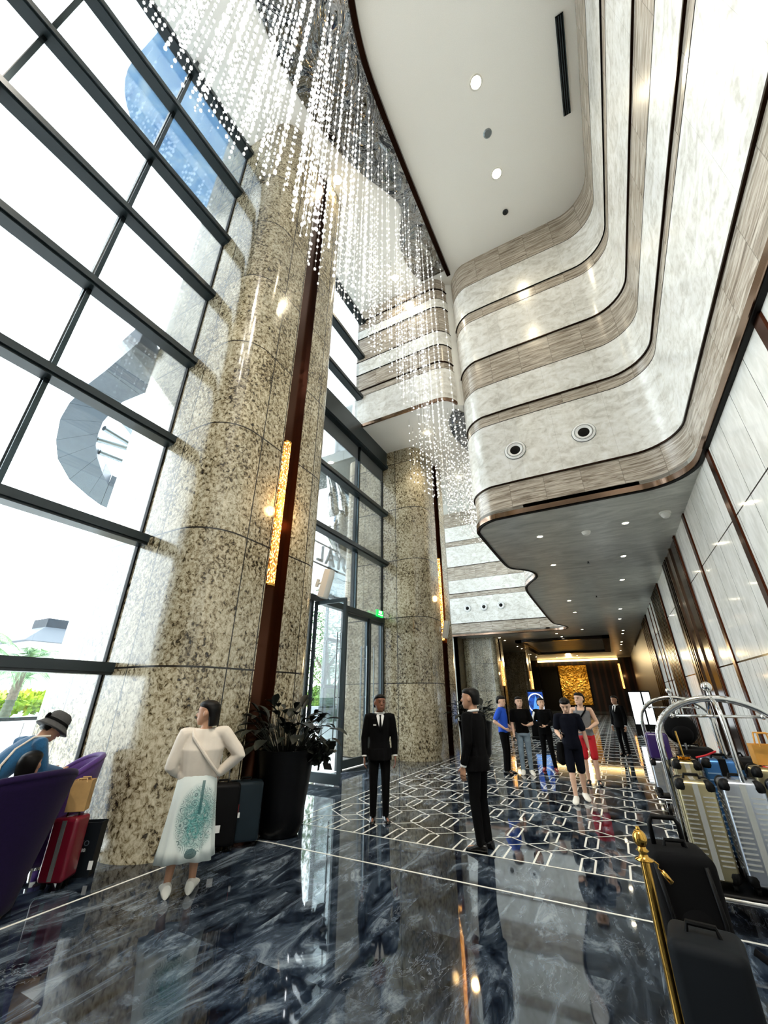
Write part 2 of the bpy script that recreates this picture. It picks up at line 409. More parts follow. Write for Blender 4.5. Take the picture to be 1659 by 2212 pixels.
# bands
def chaikin(P, k=2):
    for _ in range(k):
        Q = [P[0]]
        for a, c in zip(P, P[1:]):
            Q += [(a[0] * .75 + c[0] * .25, a[1] * .75 + c[1] * .25), (a[0] * .25 + c[0] * .75, a[1] * .25 + c[1] * .75)]
        P = Q + [P[-1]]
    return P
def arc(cx, cy, r, a0, a1, n=8): return [(cx + r * math.cos(a0 + (a1 - a0) * k / n), cy + r * math.sin(a0 + (a1 - a0) * k / n)) for k in range(n + 1)]
def fascia(name, path, bands, side, offs=.03):
    """vertical banded wall following a plan path; side=+1 offsets to the left of travel"""
    n = len(path); U = [0]
    for a, c in zip(path, path[1:]): U.append(U[-1] + math.hypot(c[0] - a[0], c[1] - a[1]))
    N = []
    for i in range(n):
        a = path[max(i - 1, 0)]; c = path[min(i + 1, n - 1)]; d = Vector((c[0] - a[0], c[1] - a[1])).normalized(); N.append(Vector((-d.y, d.x)) * side)
    b = MB(); b.uv = []
    lines_ = []
    prev = None
    for z1, z0, kind in bands:
        o = {'w': offs, 'b': 0.0}[kind[0]]
        base = len(b.v)
        for i in range(n):
            p = Vector(path[i]) + N[i] * o
            b.v += [(p.x, p.y, z0), (p.x, p.y, z1)]; b.uv += [(U[i], z0), (U[i], z1)]
        for i in range(n - 1):
            b.f.append((base + 2 * i, base + 2 * i + 2, base + 2 * i + 3, base + 2 * i + 1)); b.m.append(0 if kind[0] == 'w' else 1)
        # return ledge between bands
        base = len(b.v)
        for i in range(n):
            p = Vector(path[i]); q = p + N[i] * offs
            for r in (p, q): b.v.append((r.x, r.y, z0)); b.uv.append((U[i], z0))
        for i in range(n - 1):
            b.f.append((base + 2 * i, base + 2 * i + 2, base + 2 * i + 3, base + 2 * i + 1)); b.m.append(0)
        lines_.append((z0, kind))
    w = struct(b.build(name, [M['marble'], M['travertine']], smooth=True))
    def band(nm, z0, z1, o0, o1, mat):
        t = MB(); R = []
        for i in range(n):
            p = Vector(path[i]) + N[i] * o0; q = Vector(path[i]) + N[i] * o1
            R.append([(p.x, p.y, z0), (q.x, q.y, z0), (q.x, q.y, z1), (p.x, p.y, z1)])
        t.rings(R); return t.build(nm, mat, w, smooth=True)
    for z0, kind in lines_:
        if 'L' in kind: band('bronze_line', z0 - .018, z0 + .018, -.01, .038, M['bronze_dark'])
        else: band('shadow_joint', z0 - .008, z0 + .008, -.01, .034, M['black_gap'])
    return w, band
BANDS = [(16.2, 14.87, 'b'), (14.87, 13.54, 'w'), (13.54, 13.09, 'b'), (13.09, 11.31, 'wL'), (11.31, 10.18, 'b'), (10.18, 9.09, 'wL'), (9.09, 8.72, 'b'), (8.72, 6.74, 'wL'), (6.74, 5.93, 'b')]
XR = 2.40
right = [(XR, -10.0)] + [(XR, y) for y in (-6, -2, 1, 3, 5, 7)] + arc(XR - .95, 9.6 - .95, .95, 0, PI / 2, 10)
front = [(1.0, 9.6), (0.3, 9.6), (-.5, 9.6), (-1.1, 9.6)]
left_c = arc(-1.6, 10.5, .9, 3 * PI / 2 - .25, PI, 9)
loop = chaikin([(-2.5, 10.8), (-2.5, 13.7), (-2.42, 14.3), (-1.95, 14.7), (-1.72, 15.3), (-1.75, 15.9), (-2.15, 16.6), (-2.5, 17.5), (-2.55, 20), (-2.6, 27.2), (-2.45, 28.0), (-2.0, 28.9), (-1.85, 30.0), (-2.3, 30.7), (-3.2, 30.8), (-4.5, 30.7)], 2)
PATH = right + front + [p for p in left_c] + loop + [(-6.5, 30.6), (-10.6, 30.5)]
fw, fband = fascia('wall_balcony', PATH, BANDS, +1)
fband('trim_edge', 5.80, 5.93, -.02, .05, M['bronze'])
fband('trim_shadow', 5.775, 5.80, -.05, .02, M['black'])
# low ceiling
inner = right[-8:] + front + left_c + loop + [(-6.5, 30.6), (-10.6, 30.5)]
b = MB(); poly = inner + [(-10.6, 57.2), (3.2, 57.2), (3.2, 15), (2.75, 15), (2.75, 7.0)]
bm = bmesh.new(); vs = [bm.verts.new((x, y, 5.80)) for x, y in poly]; bf = bm.faces.new(vs)
res = bmesh.ops.extrude_face_region(bm, geom=[bf]); bmesh.ops.translate(bm, verts=[v for v in res['geom'] if isinstance(v, bmesh.types.BMVert)], vec=(0, 0, .25))
bmesh.ops.recalc_face_normals(bm, faces=bm.faces); bmesh.ops.triangulate(bm, faces=bm.faces)
me = bpy.data.meshes.new('ceiling_low'); bm.to_mesh(me); bm.free(); me.materials.append(M['soffit'])
cl = bpy.data.objects.new('ceiling', me); COL.objects.link(cl); struct(cl)
b = MB()
for x0, x1, y0, y1 in ((-6.4, .5, 35, 35.5), (-6.4, .5, 46.5, 47), (-6.4, -5.9, 35, 47), (0, .5, 35, 47)): b.box(x0, x1, y0, y1, 5.6, 5.8)
b.build('coffer_frame', M['brown_panel'], cl)
# upper ceiling
b = MB(); b.box(-6.3, 2.9, -10.2, 31.2, 16.2, 16.4); b.box(-10.7, -6.3, 14.4, 31.2, 16.2, 16.4)
cu_ = struct(b.build('ceiling', M['white']))
# bronze edge on the upper ceiling
ed = [(1.5, -6), (.3, -3.5), (-.6, -1.5), (-1.3, .2), (-1.85, 1.6), (-2.2, 2.6), (-2.38, 3.4), (-2.42, 4.4), (-2.42, 6), (-2.4, 8), (-2.38, 9.7)]
ed = chaikin(ed, 2); b = MB()
R = []
for i, p in enumerate(ed):
    a = ed[max(i - 1, 0)]; c = ed[min(i + 1, len(ed) - 1)]; d = Vector((c[0] - a[0], c[1] - a[1])).normalized(); nn = Vector((-d.y, d.x)) * .07
    R.append([(p[0] + nn.x, p[1] + nn.y, 16.04), (p[0] - nn.x, p[1] - nn.y, 16.04), (p[0] - nn.x, p[1] - nn.y, 16.199), (p[0] + nn.x, p[1] + nn.y, 16.199)])
b.rings(R); struct(b.build('trim_1', M['bronze_dark'], smooth=True))
# rippled mirror panels on the ceiling
mp = chaikin([(-2.5, 9.5), (-2.5, 6), (-2.5, 3.4), (-2.3, 2.6), (-1.95, 1.6), (-1.4, .2), (-1.6, -1.2), (-2.6, -1.6), (-3.9, -.6), (-4.0, .8), (-4.2, 1.8), (-4.3, 2.4), (-4.25, 3.4), (-4.1, 4.3), (-3.7, 5.4), (-3.1, 6.4), (-2.95, 6.9), (-3.4, 7.5), (-3.65, 8.2), (-3.6, 9.0), (-3.4, 9.5)], 2)
def panel(name, poly, z0, z1, mat, **k):
    bm = bmesh.new(); vs = [bm.verts.new((x, y, z0)) for x, y in poly]; f = bm.faces.new(vs)
    r = bmesh.ops.extrude_face_region(bm, geom=[f]); bmesh.ops.translate(bm, verts=[v for v in r['geom'] if isinstance(v, bmesh.types.BMVert)], vec=(0, 0, z1 - z0))
    bmesh.ops.recalc_face_normals(bm, faces=bm.faces); bmesh.ops.triangulate(bm, faces=bm.faces)
    me = bpy.data.meshes.new(name); bm.to_mesh(me); bm.free(); me.materials.append(mat); o = bpy.data.objects.new(name, me); COL.objects.link(o); return tag(o, **k)
panel('mirror_panel', mp, 16.14, 16.198, M['mirror'], label='wavy dark rippled mirror panel on the upper ceiling beside the bronze edge', cat='ceiling panel')
panel('mirror_panel', chaikin([(-2.55, 10.6), (-2.6, 16.8), (-3.1, 16.9), (-3.3, 15), (-3.05, 13), (-3.35, 11.8), (-3.2, 10.7), (-2.8, 10.2)], 2), 10.2, 10.235, M['mirror'], label='narrow rippled mirror panel under the far bridge', cat='ceiling panel')
# bridge in front of the second column
bp = [(-6.3, 9.6), (-5, 9.6), (-4, 9.6), (-3.25, 9.6)] + arc(-3.2, 10.15, .55, -PI / 2, -.2, 6)
FB = [(16.2, 15.6, 'bL'), (15.6, 15.05, 'b'), (15.05, 14.6, 'w'), (14.6, 13.35, 'bL'), (13.35, 12.7, 'w'), (12.7, 11.9, 'bL'), (11.9, 11.6, 'b'), (11.6, 10.33, 'w')]
w2, b2 = fascia('wall_bridge', bp, FB, -1)
b2('trim_edge', 10.22, 10.33, -.02, .04, M['bronze'])
b = MB(); b.prism([(x, y + .05) for x, y in bp] + [(-2.45, 10.2), (-2.45, 17.2), (-6.3, 17.2)], 10.24, 16.2); b.build('soffit_mass', M['white'], w2)
# nozzle-free trims, right wall
XW = 2.45
b = MB(); b.box(XW, XW + .3, -10.2, 26.9, 0, 16.2); wr = struct(b.build('wall_right', M['panel']))
b = MB(); b.box(XW + .3, XW + .5, 26.9, 57.2, 0, 5.8); b.build('far_section', M['brown_far'], wr) if 'brown_far' in M else None
def niche(k, y0, y1, fins):
    b = MB(); b.box(XW - .03, XW + .001, y0, y1, 0, 5.8); o = struct(b.build('trim_%d' % k, M['brown_panel']))
    for f, w, m in fins:
        q = MB(); q.box(XW - .07, XW - .02, f, f + w, 0, 5.8); q.build('bronze_fin', M[m], o)
niche(2, 13.3, 16.5, ((13.2, .05, 'bronze_red'), (13.32, .05, 'bronze_red'), (14.45, .1, 'bronze'), (15.42, .08, 'bronze'), (15.7, .08, 'bronze_dark'), (15.95, .3, 'bronze_dark'), (16.35, .15, 'bronze_dark')))
niche(3, 19.2, 22.2, [(19.2 + .35 * i, .16, ('bronze_red', 'bronze_dark', 'bronze_dark')[i % 3]) for i in range(9)])
niche(4, 26.9, 31.0, [(27 + .5 * i, .2, ('bronze_red', 'bronze_dark')[i % 2]) for i in range(8)])
for k, (y, w) in enumerate(((8.22, .2), (11.5, .2), (4.95, .2), (1.65, .2), (23.4, .12), (24.8, .12))):
    b = MB(); b.box(XW - .035, XW + .001, y, y + w, 0, 5.8); struct(b.build('trim_%d' % (5 + k), M['bronze_red']))
# right wall beyond
g = G('brown_fluted_wall'); yy = g.xyz(g.pos())
f_ = g.math('SINE', g.math('MULTIPLY', g.math('ADD', yy[1], yy[0]), 9.0))
M['brown_wall'] = g.bsdf(g.ramp(f_, [(.2, sr('0e0805')), (.8, sr('2c1a10'))]), .4, spec=.25)
b = MB(); b.box(XW, XW + .4, 26.9, 57.4, 0, 5.9); struct(b.build('wall_right', M['brown_wall']))
b = MB(); b.box(-10.2, 3.0, 57.2, 57.5, 0, 5.9); struct(b.build('wall_far', M['brown_wall']))
b = MB(); b.box(-10.2, -9.95, 30.6, 57.4, 0, 5.9); struct(b.build('wall_left', M['far_stone']))
b = MB(); b.box(-6.3, 2.9, -10.45, -10.2, 0, 16.3); struct(b.build('wall_back', pm('back_wall_paint', '8a857c', .5)))
# side glazing beyond the second column
b = MB(); b.box(-10.63, -10.6, 14.4, 30.6, 0, 16.2); w4 = struct(b.build('window_4', M['glass']))
for z in ZT:
    q = MB(); q.box(-10.6, -10.45, 14.4, 30.6, z - .12, z); q.build('transom', M['frame'], w4)
for y in (14.45, 17.6, 20.8, 24, 27.2, 30.5):
    q = MB(); q.box(-10.63, -10.51, y - .05, y + .05, 0, 16.2); q.build('mullion', M['frame'], w4)
b = MB(); b.box(-9.5, -7.85, 14.2, 14.4, 0, 16.3); b.box(-10.6, -9.95, 30.6, 30.8, 0, 5.8); struct(b.build('wall_return', pm('pale_stone_wall', 'e6e4dc', .4, nz=.04, ns=3)))
b = MB(); b.box(-10.6, -9.5, 14.28, 14.3, 0, 16.2); struct(b.build('window_5', M['glass']))
# ================================================================== FITTINGS
def crystal_mat():
    g = G('amber_lit_crystal_rods'); p = g.obj(); s = g.xyz(p)
    a = g.math('ARCTAN2', s[0], s[1])
    cmb = g.n('CombineXYZ'); g.set(cmb, 0, g.math('MULTIPLY', a, 3.5)); g.set(cmb, 1, g.math('MULTIPLY', s[2], 14.0))
    v = g.n('TexVoronoi'); g.set(v, 'Vector', cmb.outputs[0]); v.inputs['Scale'].default_value = 1.6
    n = g.noise(cmb.outputs[0], 1.5, 3, .7)
    f = g.math('MULTIPLY', g.math('SUBTRACT', 1.0, v.outputs[0]), n)
    col = g.ramp(f, [(.12, sr('3a1804')), (.26, sr('c96b1a')), (.38, sr('ffc565')), (.55, sr('fff3d0'))])
    st = g.ramp(f, [(.1, (.05, .05, .05, 1)), (.3, (.35, .35, .35, 1)), (.5, (1, 1, 1, 1))])
    return g.bsdf(sr('c08040'), .15, emit=col, es=g.math('MULTIPLY', st, 7.0))
M['crystal_lamp'] = crystal_mat()
def wall_lamp(x, y, z0, z1, r, label):
    t = thing('wall_lamp', label, 'lamp', (x, y, z0))
    b = MB(); n = 20
    R = [[Vector((r * (1 + .06 * (i % 2)) * math.cos(2 * PI * i / n), r * (1 + .06 * (i % 2)) * math.sin(2 * PI * i / n), z)) for i in range(n)] for z in [k * (z1 - z0) / 24 for k in range(25)]]
    b.rings(R); b.build('crystal_tube', M['crystal_lamp'], t, smooth=True)
    for z in (-.03, z1 - z0):
        q = MB(); q.lathe([(r * .6, z - .0), (r * 1.12, z), (r * 1.12, z + .03), (r * .6, z + .03)]); q.build('end_cap', M['brass'], t)
    d = bpy.data.lights.new('lamp_light', 'POINT'); d.energy = 10 * (z1 - z0) / 2.8; d.color = (1, .62, .25); d.shadow_soft_size = .1
    o = bpy.data.objects.new('lamp_light', d); o.parent = t; o.location = (.32, 0, (z1 - z0) / 2); COL.objects.link(o); o['kind'] = 'light'
wall_lamp(-4.70, 4.76, 3.3, 6.1, .085, 'long amber crystal tube lamp glowing in the bronze strip of the big near column')
wall_lamp(-4.70, 12.92, 3.3, 6.1, .085, 'long amber crystal tube lamp on the second column behind the doors')
wall_lamp(-7.35, 33.5, 2.35, 4.1, .09, 'short glowing tube lamp on the nearer dark column down the hall')
wall_lamp(-7.35, 46.7, 2.3, 4.0, .09, 'short glowing tube lamp left of the dark doorway beside the gold artwork')
wall_lamp(1.1, 56.9, 2.4, 5.1, .1, 'thin glowing tube lamp on the far wall right of the gold artwork')

# recessed lights of the low ceiling
proto = None
def downlight(x, y, z, r=.075, label=None, group=None, watts=16, warm=(1, .86, .62)):
    t = thing('downlight', label or 'small round warm downlight recessed in the low hall ceiling', 'ceiling light', (x, y, z), 0, group or 'round downlights of the low hall ceiling')
    b = MB(); n = 20
    b.lathe([(r, -.004), (r, -.012), (r * 1.3, -.012), (r * 1.3, 0)], cap=False); b.build('ring', M['ring'], t)
    b = MB(); b.lathe([(.001, -.004), (r, -.004), (r, 0), (.001, 0)], n=n); b.build('lens', M['downlight'], t)
    d = bpy.data.lights.new('beam', 'SPOT'); d.energy = watts; d.spot_size = 1.9; d.spot_blend = .6; d.color = warm; d.shadow_soft_size = .06
    o = bpy.data.objects.new('beam', d); o.parent = t; o.location = (0, 0, -.06); COL.objects.link(o); o['kind'] = 'light'
DL = [(-1.0, 11.46), (1.16, 11.5), (-1.0, 14.55), (1.16, 14.6), (1.16, 17.9), (-1.05, 21), (-1.05, 24.3), (1.16, 24.4), (1.16, 27.8), (-1.1, 31.2), (1.4, 33.05), (1.4, 34.8),
      (-2.9, 32.5), (-2.75, 34.5), (1.4, 40.3), (1.4, 42.5), (1.4, 48.3), (-7.15, 32.8), (-7.15, 34.7), (-7.1, 39.6), (-7.1, 41.8), (-7.3, 48), (-7.3, 51.7), (-5.4, 48.4), (-5.3, 54), (-2.9, 52.1), (-2.9, 54.8), (-.5, 48.8)]
for x, y in DL: downlight(x, y, 5.8, watts=9 if y > 30 else 15)
for (x, y, l) in ((0, 5.15, 'larger round lamp in the white upper ceiling, nearer of the pair'), (0, 7.4, 'larger round lamp in the white upper ceiling, farther of the pair'), (-4.42, 5.22, 'round lamp in the upper ceiling close to the top of the near column'), (-4.25, 8.9, 'round lamp in the upper ceiling just before the banded bridge')):
    downlight(x, y, 16.199, .13, l, 'lamps of the upper ceiling', watts=70)
for (x, y) in ((-1.2, -1.5), (1.0, -1.5), (-1.2, -4.5), (1.0, -4.5)):  # unseen lamps added overhead behind the camera to brighten the foreground
    downlight(x, y, 16.199, .13, 'added unseen round lamp behind the viewpoint, brightening the foreground', 'added brightening lamps behind the viewpoint', watts=800, warm=(1, .93, .82))
for (x, y, l) in ((-4.1, 11.0, 'round lamp in the white soffit under the bridge, at the top of the second column'), (-4.1, 14.6, 'round lamp under the bridge behind the hanging crystal strands')):
    downlight(x, y, 10.235, .1, l, 'lamps under the bridge', watts=90)
# sprinklers, detectors, grille
def disc(name, x, y, z, prof, mat, label, cat, group=None):
    b = MB(); b.lathe(prof); o = b.build(name, mat, smooth=True, loc=(x, y, z)); tag(o, label, cat, group)
disc('sprinkler', 0, 6.32, 16.2, [(.01, -.03), (.09, -.03), (.12, -.0)], M['alu'], 'round metal sprinkler cover between the two lamps of the white ceiling', 'sprinkler')
disc('sprinkler', 0, 8.6, 16.2, [(.01, -.08), (.05, -.08), (.05, -.03), (.09, -.02), (.09, 0)], M['frame'], 'small dark sprinkler head in the white ceiling near the banded wall', 'sprinkler')
disc('smoke_detector', .2, 11.7, 5.8, [(.01, -.09), (.07, -.09), (.11, -.05), (.12, 0)], M['ring'], 'white round smoke detector on the low grey ceiling', 'detector')
disc('security_camera', 2.02, 11.2, 5.8, [(.01, -.16), (.06, -.15), (.1, -.1), (.11, -.05), (.13, -.04), (.13, 0)], M['ring'], 'white dome camera on the low ceiling close to the right wall', 'camera')
for (x, y, l) in ((.1, 14.7, 'tiny dark sprinkler under the low ceiling, the nearest one'), (.15, 20.5, 'tiny dark sprinkler under the low ceiling, farther down the hall')):
    disc('sprinkler', x, y, 5.8, [(.01, -.07), (.045, -.06), (.02, -.04), (.02, 0)], M['frame'], l, 'sprinkler')
t = thing('air_grille', 'long black linear air grille in the white upper ceiling', 'vent', (2.05, 5.95, 16.19))
b = MB(); b.box(-.09, .09, -1.0, 1.0, -.02, 0); b.build('backing', M['black'], t)
for k in range(4):
    q = MB(); q.box(-.085 + .05 * k, -.065 + .05 * k, -.99, .99, -.04, -.018); q.build('slat', M['alu_dark'], t)
M['ring_white'] = pm('bright_white_enamel', 'ffffff', .3)
# round jet nozzles in the banded walls
def nozzle(x, y, z, r, label):
    t = thing('jet_nozzle', label, 'air nozzle', (x, y, z))
    def lat(prof, nm, mat):
        b = MB(); n = 32; prof = prof + ([prof[0]] if nm != 'opening' else []); b.rings([[Vector((rr * math.cos(2 * PI * i / n), yy, rr * math.sin(2 * PI * i / n))) for i in range(n)] for rr, yy in prof], nm == 'opening'); b.build(nm, mat, t, smooth=True)
    lat([(r * .99, -.003), (r * 1.045, -.003), (r * 1.045, 0), (r * .99, 0)], 'gap_ring', M['alu_dark'])
    lat([(r * .80, -.036), (r * .77, -.036), (r * .77, -.04), (r * .80, -.04)], 'inner_line', M['alu_dark'])
    lat([(r * .74, 0), (r, 0), (r, -.02), (r * .93, -.035), (r * .78, -.035), (r * .74, -.01)], 'outer_ring', M['ring_white'])
    lat([(r * .76, -.002), (r * .72, -.03), (r * .66, -.04), (r * .5, -.015), (r * .45, -.012)], 'eyeball', M['ring_white'])
    lat([(r * .01, -.018), (r * .47, -.018), (r * .5, -.014), (r * .01, -.013)], 'opening', M['black'])
nozzle(-1.06, 9.565, 7.66, .27, 'round white air nozzle on the banded wall, left of the two large ones')
nozzle(.63, 9.565, 7.66, .27, 'round white air nozzle on the banded wall, right of the two large ones')
for x, l in ((-8.85, 'leftmost'), (-7.55, 'middle'), (-6.25, 'rightmost')):
    nozzle(x, 30.5, 7.85, .27, 'small distant round air nozzle on the far banded wall, %s of three' % l)

# wall loudspeakers
def speaker(x, y, z, label, tilt):
    t = thing('wall_speaker', label, 'loudspeaker', (x, y, z)); t.rotation_euler = (0, tilt, .25)
    b = MB(); R = []
    for zz in (-.27, -.2, 0, .2, .27):
        k = .93 if abs(zz) > .25 else 1
        R.append([Vector((-.02, -.1 * k, zz)), Vector((.1 * k, -.1 * k, zz)), Vector((.145 * k, -.05, zz)), Vector((.155 * k, 0, zz)), Vector((.145 * k, .05, zz)), Vector((.1 * k, .1 * k, zz)), Vector((-.02, .1 * k, zz))])
    b.rings(R); b.build('cabinet', M['spk'], t, smooth=True)
    b = MB(); b.tube([(-.02, 0, 0), (-.14, 0, -.02)], .02); b.tube([(-.13, 0, -.09), (-.13, 0, .06)], .035); b.build('bracket', M['spk'], t, smooth=True)
M['spk'] = pm('offwhite_speaker_shell', 'cfcdc6', .5)
speaker(-4.50, 5.99, 3.58, 'white tilted wall speaker on the near column beside the glass doors', .22)
speaker(-4.50, 12.62, 3.6, 'white tilted wall speaker on the second column overlapping the lamp', .22)

# entrance doors
def leaf(parent_name, label, x0, y0, x1, y1, ztop=3.75):
    """framed glass leaf between two floor points"""
    p = Vector((x0, y0, 0)); d = Vector((x1 - x0, y1 - y0, 0)); L = d.length; ang = math.atan2(d.y, d.x)
    t = bpy.data.objects.new(parent_name, None); COL.objects.link(t); t.location = p; t.rotation_euler = (0, 0, ang); t['kind'] = 'structure'
    b = MB()
    for a, c, z0, z1 in ((0, .07, .02, ztop), (L - .07, L, .02, ztop), (.07, L - .07, .02, .2), (.07, L - .07, ztop - .09, ztop)): b.box(a, c, -.03, .03, z0, z1)
    b.build('leaf_frame', M['door_metal'], t)
    b = MB(); b.box(.07, L - .07, -.006, .006, .2, ztop - .09); b.build('glass_pane', M['glass'], t)
    for s in (-1, 1):
        b = MB(); b.tube([(L - .16, s * .09, .55), (L - .16, s * .09, 2.95)], .016, 10)
        for z in (.8, 1.6, 2.6): b.tube([(L - .16, s * .03, z), (L - .16, s * .09, z)], .01, 8)
        b.build('pull_handle', M['alu'], t, smooth=True)
    return t
M['door_metal'] = pm('anodised_door_metal', '4b565c', .3, .7)
leaf('door_1', '', -6.12, 7.86, -5.17, 7.82)
leaf('door_2', '', -6.2, 9.36, -6.2, 10.56)
leaf('door_3', '', -6.2, 11.46, -6.2, 10.66)
t = bpy.data.objects.new('door_4', None); COL.objects.link(t); t['kind'] = 'structure'
b = MB()
for y in (6.24, 7.75, 9.3, 10.61, 11.46): b.box(-6.28, -6.12, y - .05, y + .05, 0, 3.85)
b.box(-6.28, -6.1, 6.2, 11.5, 3.76, 3.92); b.build('door_surround', M['frame'], t)
b = MB(); b.box(-6.205, -6.195, 6.29, 7.7, .05, 3.76); b.build('side_glass', M['glass'], t)
# EXIT sign
def text(name, s, size, mat, parent=None, ext=.002, M4=None, align='CENTER'):
    c = bpy.data.curves.new(name, 'FONT'); c.body = s; c.size = size; c.extrude = ext; c.align_x = align; c.align_y = 'CENTER'; c.resolution_u = 3
    o = bpy.data.objects.new(name, c); COL.objects.link(o)
    dg = bpy.context.evaluated_depsgraph_get(); me = bpy.data.meshes.new_from_object(o.evaluated_get(dg))
    bpy.data.objects.remove(o); o = bpy.data.objects.new(name, me); COL.objects.link(o); me.materials.clear(); me.materials.append(mat)
    if M4 is not None: me.transform(M4)
    if parent: o.parent = parent
    return o
M['letter'] = pm('satin_steel_letters', '6b7478', .3, .8)
M['exit_green'] = em('lit_green_sign', '0c9a3c', 1.6); M['exit_white'] = em('lit_white_letters', 'ffffff', 2.5)
t = thing('exit_sign', 'small lit green exit sign above the closed entrance door', 'sign', (-6.05, 11.05, 3.98), 0)
box_obj('sign_box', -.03, .03, -.2, .2, -.1, .1, M['exit_green'], t, .005)
RX = Matrix.Rotation(PI / 2, 4, 'Z') @ Matrix.Rotation(PI / 2, 4, 'X')
text('lettering', 'EXIT', .1, M['exit_white'], t, M4=Matrix.Translation((.032, 0, .035)) @ RX)
q = MB(); q.box(.03, .035, -.13, .13, -.055, -.03); q.build('arrow_bar', M['exit_white'], t)

# ================================================================== CHANDELIER
g = G('crystal_beads_added_glow'); M['bead'] = g.bsdf((.95, .96, .97, 1), .08, 0.0, 1.0, emit=(1, .98, .94, 1), es=.3)  # beads get a faint added glow in place of sparkling reflections
g = G('fine_steel_wire'); M['wire'] = g.bsdf((.35, .35, .35, 1), .35, .8)
t = thing('crystal_chandelier', 'huge hanging curtain of clear crystal bead strands below the upper ceiling', 'chandelier', (-3.5, 5, 16.1))
bm = bmesh.new(); bmesh.ops.create_icosphere(bm, subdivisions=1, radius=1); ico_v = [v.co.copy() for v in bm.verts]; ico_f = [tuple(v.index for v in f.verts) for f in bm.faces]; bm.free()
rnd = random.Random(3)
strands = []
def zb(x, y):
    k = max(0, (-2.6 - x)); base = 8.9 + k * 1.75 - .13 * y + .35 * math.sin(y * 1.3 + x * 2)
    return base
y = .2
while y < 16.6:
    x = -5.6 if y < 4 else (-4.9 if y < 9.2 else -4.35)
    while x < -2.55:
        px_, py_ = x + rnd.uniform(-.07, .07), y + rnd.uniform(-.07, .07)
        top = 16.15 if py_ < 9.5 else 10.2
        if 9.3 < py_ < 9.9: x += .2; continue
        z_ = zb(px_, py_) + rnd.uniform(-.5, .5)
        if py_ > 9.8: z_ = 6.6 + .9 * (-2.6 - px_) + rnd.uniform(-.4, .5)
        if py_ < 4.2 and rnd.random() < .42: x += .25; continue
        if py_ > 4.2 and rnd.random() < (.45 if py_ < 9.5 else .3): x += .25; continue
        if rnd.random() < .14: z_ += rnd.uniform(.5, 2.5)
        if py_ > 3.2 and px_ < XF + .12: x += .2; continue
        if z_ < top - .4: strands.append((px_, py_, top, z_))
        x += .25 if py_ < 9.5 else .2
    y += .25
cd = Vector((0, 0, CAM_H))
strands.sort(key=lambda s_: (Vector((s_[0], s_[1], s_[3])) - cd).length / (s_[2] - s_[3]))
def strand(b, wb, s_):
    x, y, z1, z0 = s_[0] + 3.5, s_[1] - 5, s_[2] - 16.1, s_[3] - 16.1
    wb.tube([(x, y, z1), (x, y, z0)], .0035, 3, cap=False)
    z = z0
    while z < z1 - .1:
        r = rnd.choice((.024, .030, .037)) if s_[1] < 4.5 else rnd.choice((.020, .025, .030)); e = rnd.uniform(1.0, 1.35)
        b.add([Vector((x, y, z)) + Vector((v.x * r, v.y * r, v.z * r * e)) for v in ico_v], ico_f)
        z += rnd.uniform(.17, .36) * (1 if z < z0 + 4 else 1.25)
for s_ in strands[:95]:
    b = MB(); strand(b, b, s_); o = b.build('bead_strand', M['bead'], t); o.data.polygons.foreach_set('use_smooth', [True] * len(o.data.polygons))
b = MB(); wb = MB()
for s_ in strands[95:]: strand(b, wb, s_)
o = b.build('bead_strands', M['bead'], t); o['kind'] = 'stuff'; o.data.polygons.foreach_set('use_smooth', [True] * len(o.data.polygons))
o = wb.build('strand_wires', M['wire'], t); o['kind'] = 'stuff'

# ================================================================== OUTSIDE
M['canopy_blue'] = None
g = G('blue_grey_cloud_painted_metal'); n_ = g.noise(g.mapping(g.pos(), (1, 1.4, 1)), 1.0, 7, .62, .8)
M['canopy_blue'] = g.bsdf(g.ramp(n_, [(.3, sr('5f95d0')), (.5, sr('8fbae6')), (.68, sr('bcd8f2'))]), .3)
b = MB(); b.prism(rounded(-11.2, -6.4, .85, 6.0, .4, 8, 1.7), 20.0, 20.5)
tag(b.build('canopy_slab', M['canopy_blue'], smooth=True), 'blue cloud-toned canopy slab with rounded end outside, high above the window', 'canopy')
# faceted ring canopy
M['clad'] = pm('blue_grey_metal_cladding', '3b4754', .45, .2, nz=.08, ns=1.5)
outer = [(-8.0, 3.1), (-9.59, 3.25), (-10.52, 3.31), (-11.74, 3.47), (-12.76, 3.72), (-14.04, 4.21), (-15.2, 4.8), (-16.43, 5.76), (-17.23, 6.82), (-17.67, 7.55), (-17.9, 9.2), (-17.2, 11.2)]
inn = [(-8.6, 4.3), (-9.7, 4.2), (-10.4, 4.15), (-11.1, 4.25), (-11.8, 4.4), (-12.5, 4.65), (-13.2, 4.95), (-13.95, 5.4), (-14.9, 6.1), (-15.6, 6.7), (-15.7, 8.6), (-15.1, 10.6)]
t = thing('ring_canopy', 'faceted grey metal ring canopy outside the window, seen left of the near column', 'canopy')
for i in range(len(outer) - 1):
    b = MB(); e = .015
    a, c, d, f_ = [Vector(p) for p in (outer[i], outer[i + 1], inn[i + 1], inn[i])]; m_ = (a + c + d + f_) / 4
    b.prism([tuple(m_ + (q - m_) * .988) for q in (a, c, d, f_)], 9.0, 9.45); b.build('cladding_panel', M['clad'], t)
b = MB()
for i in range(len(outer) - 1):
    a, c = Vector(outer[i]), Vector(outer[i + 1]); b.prism([tuple(a), tuple(c), tuple(c * 1.003), tuple(a * 1.003)], 9.0, 9.8)
b.build('rim', M['clad'], t)
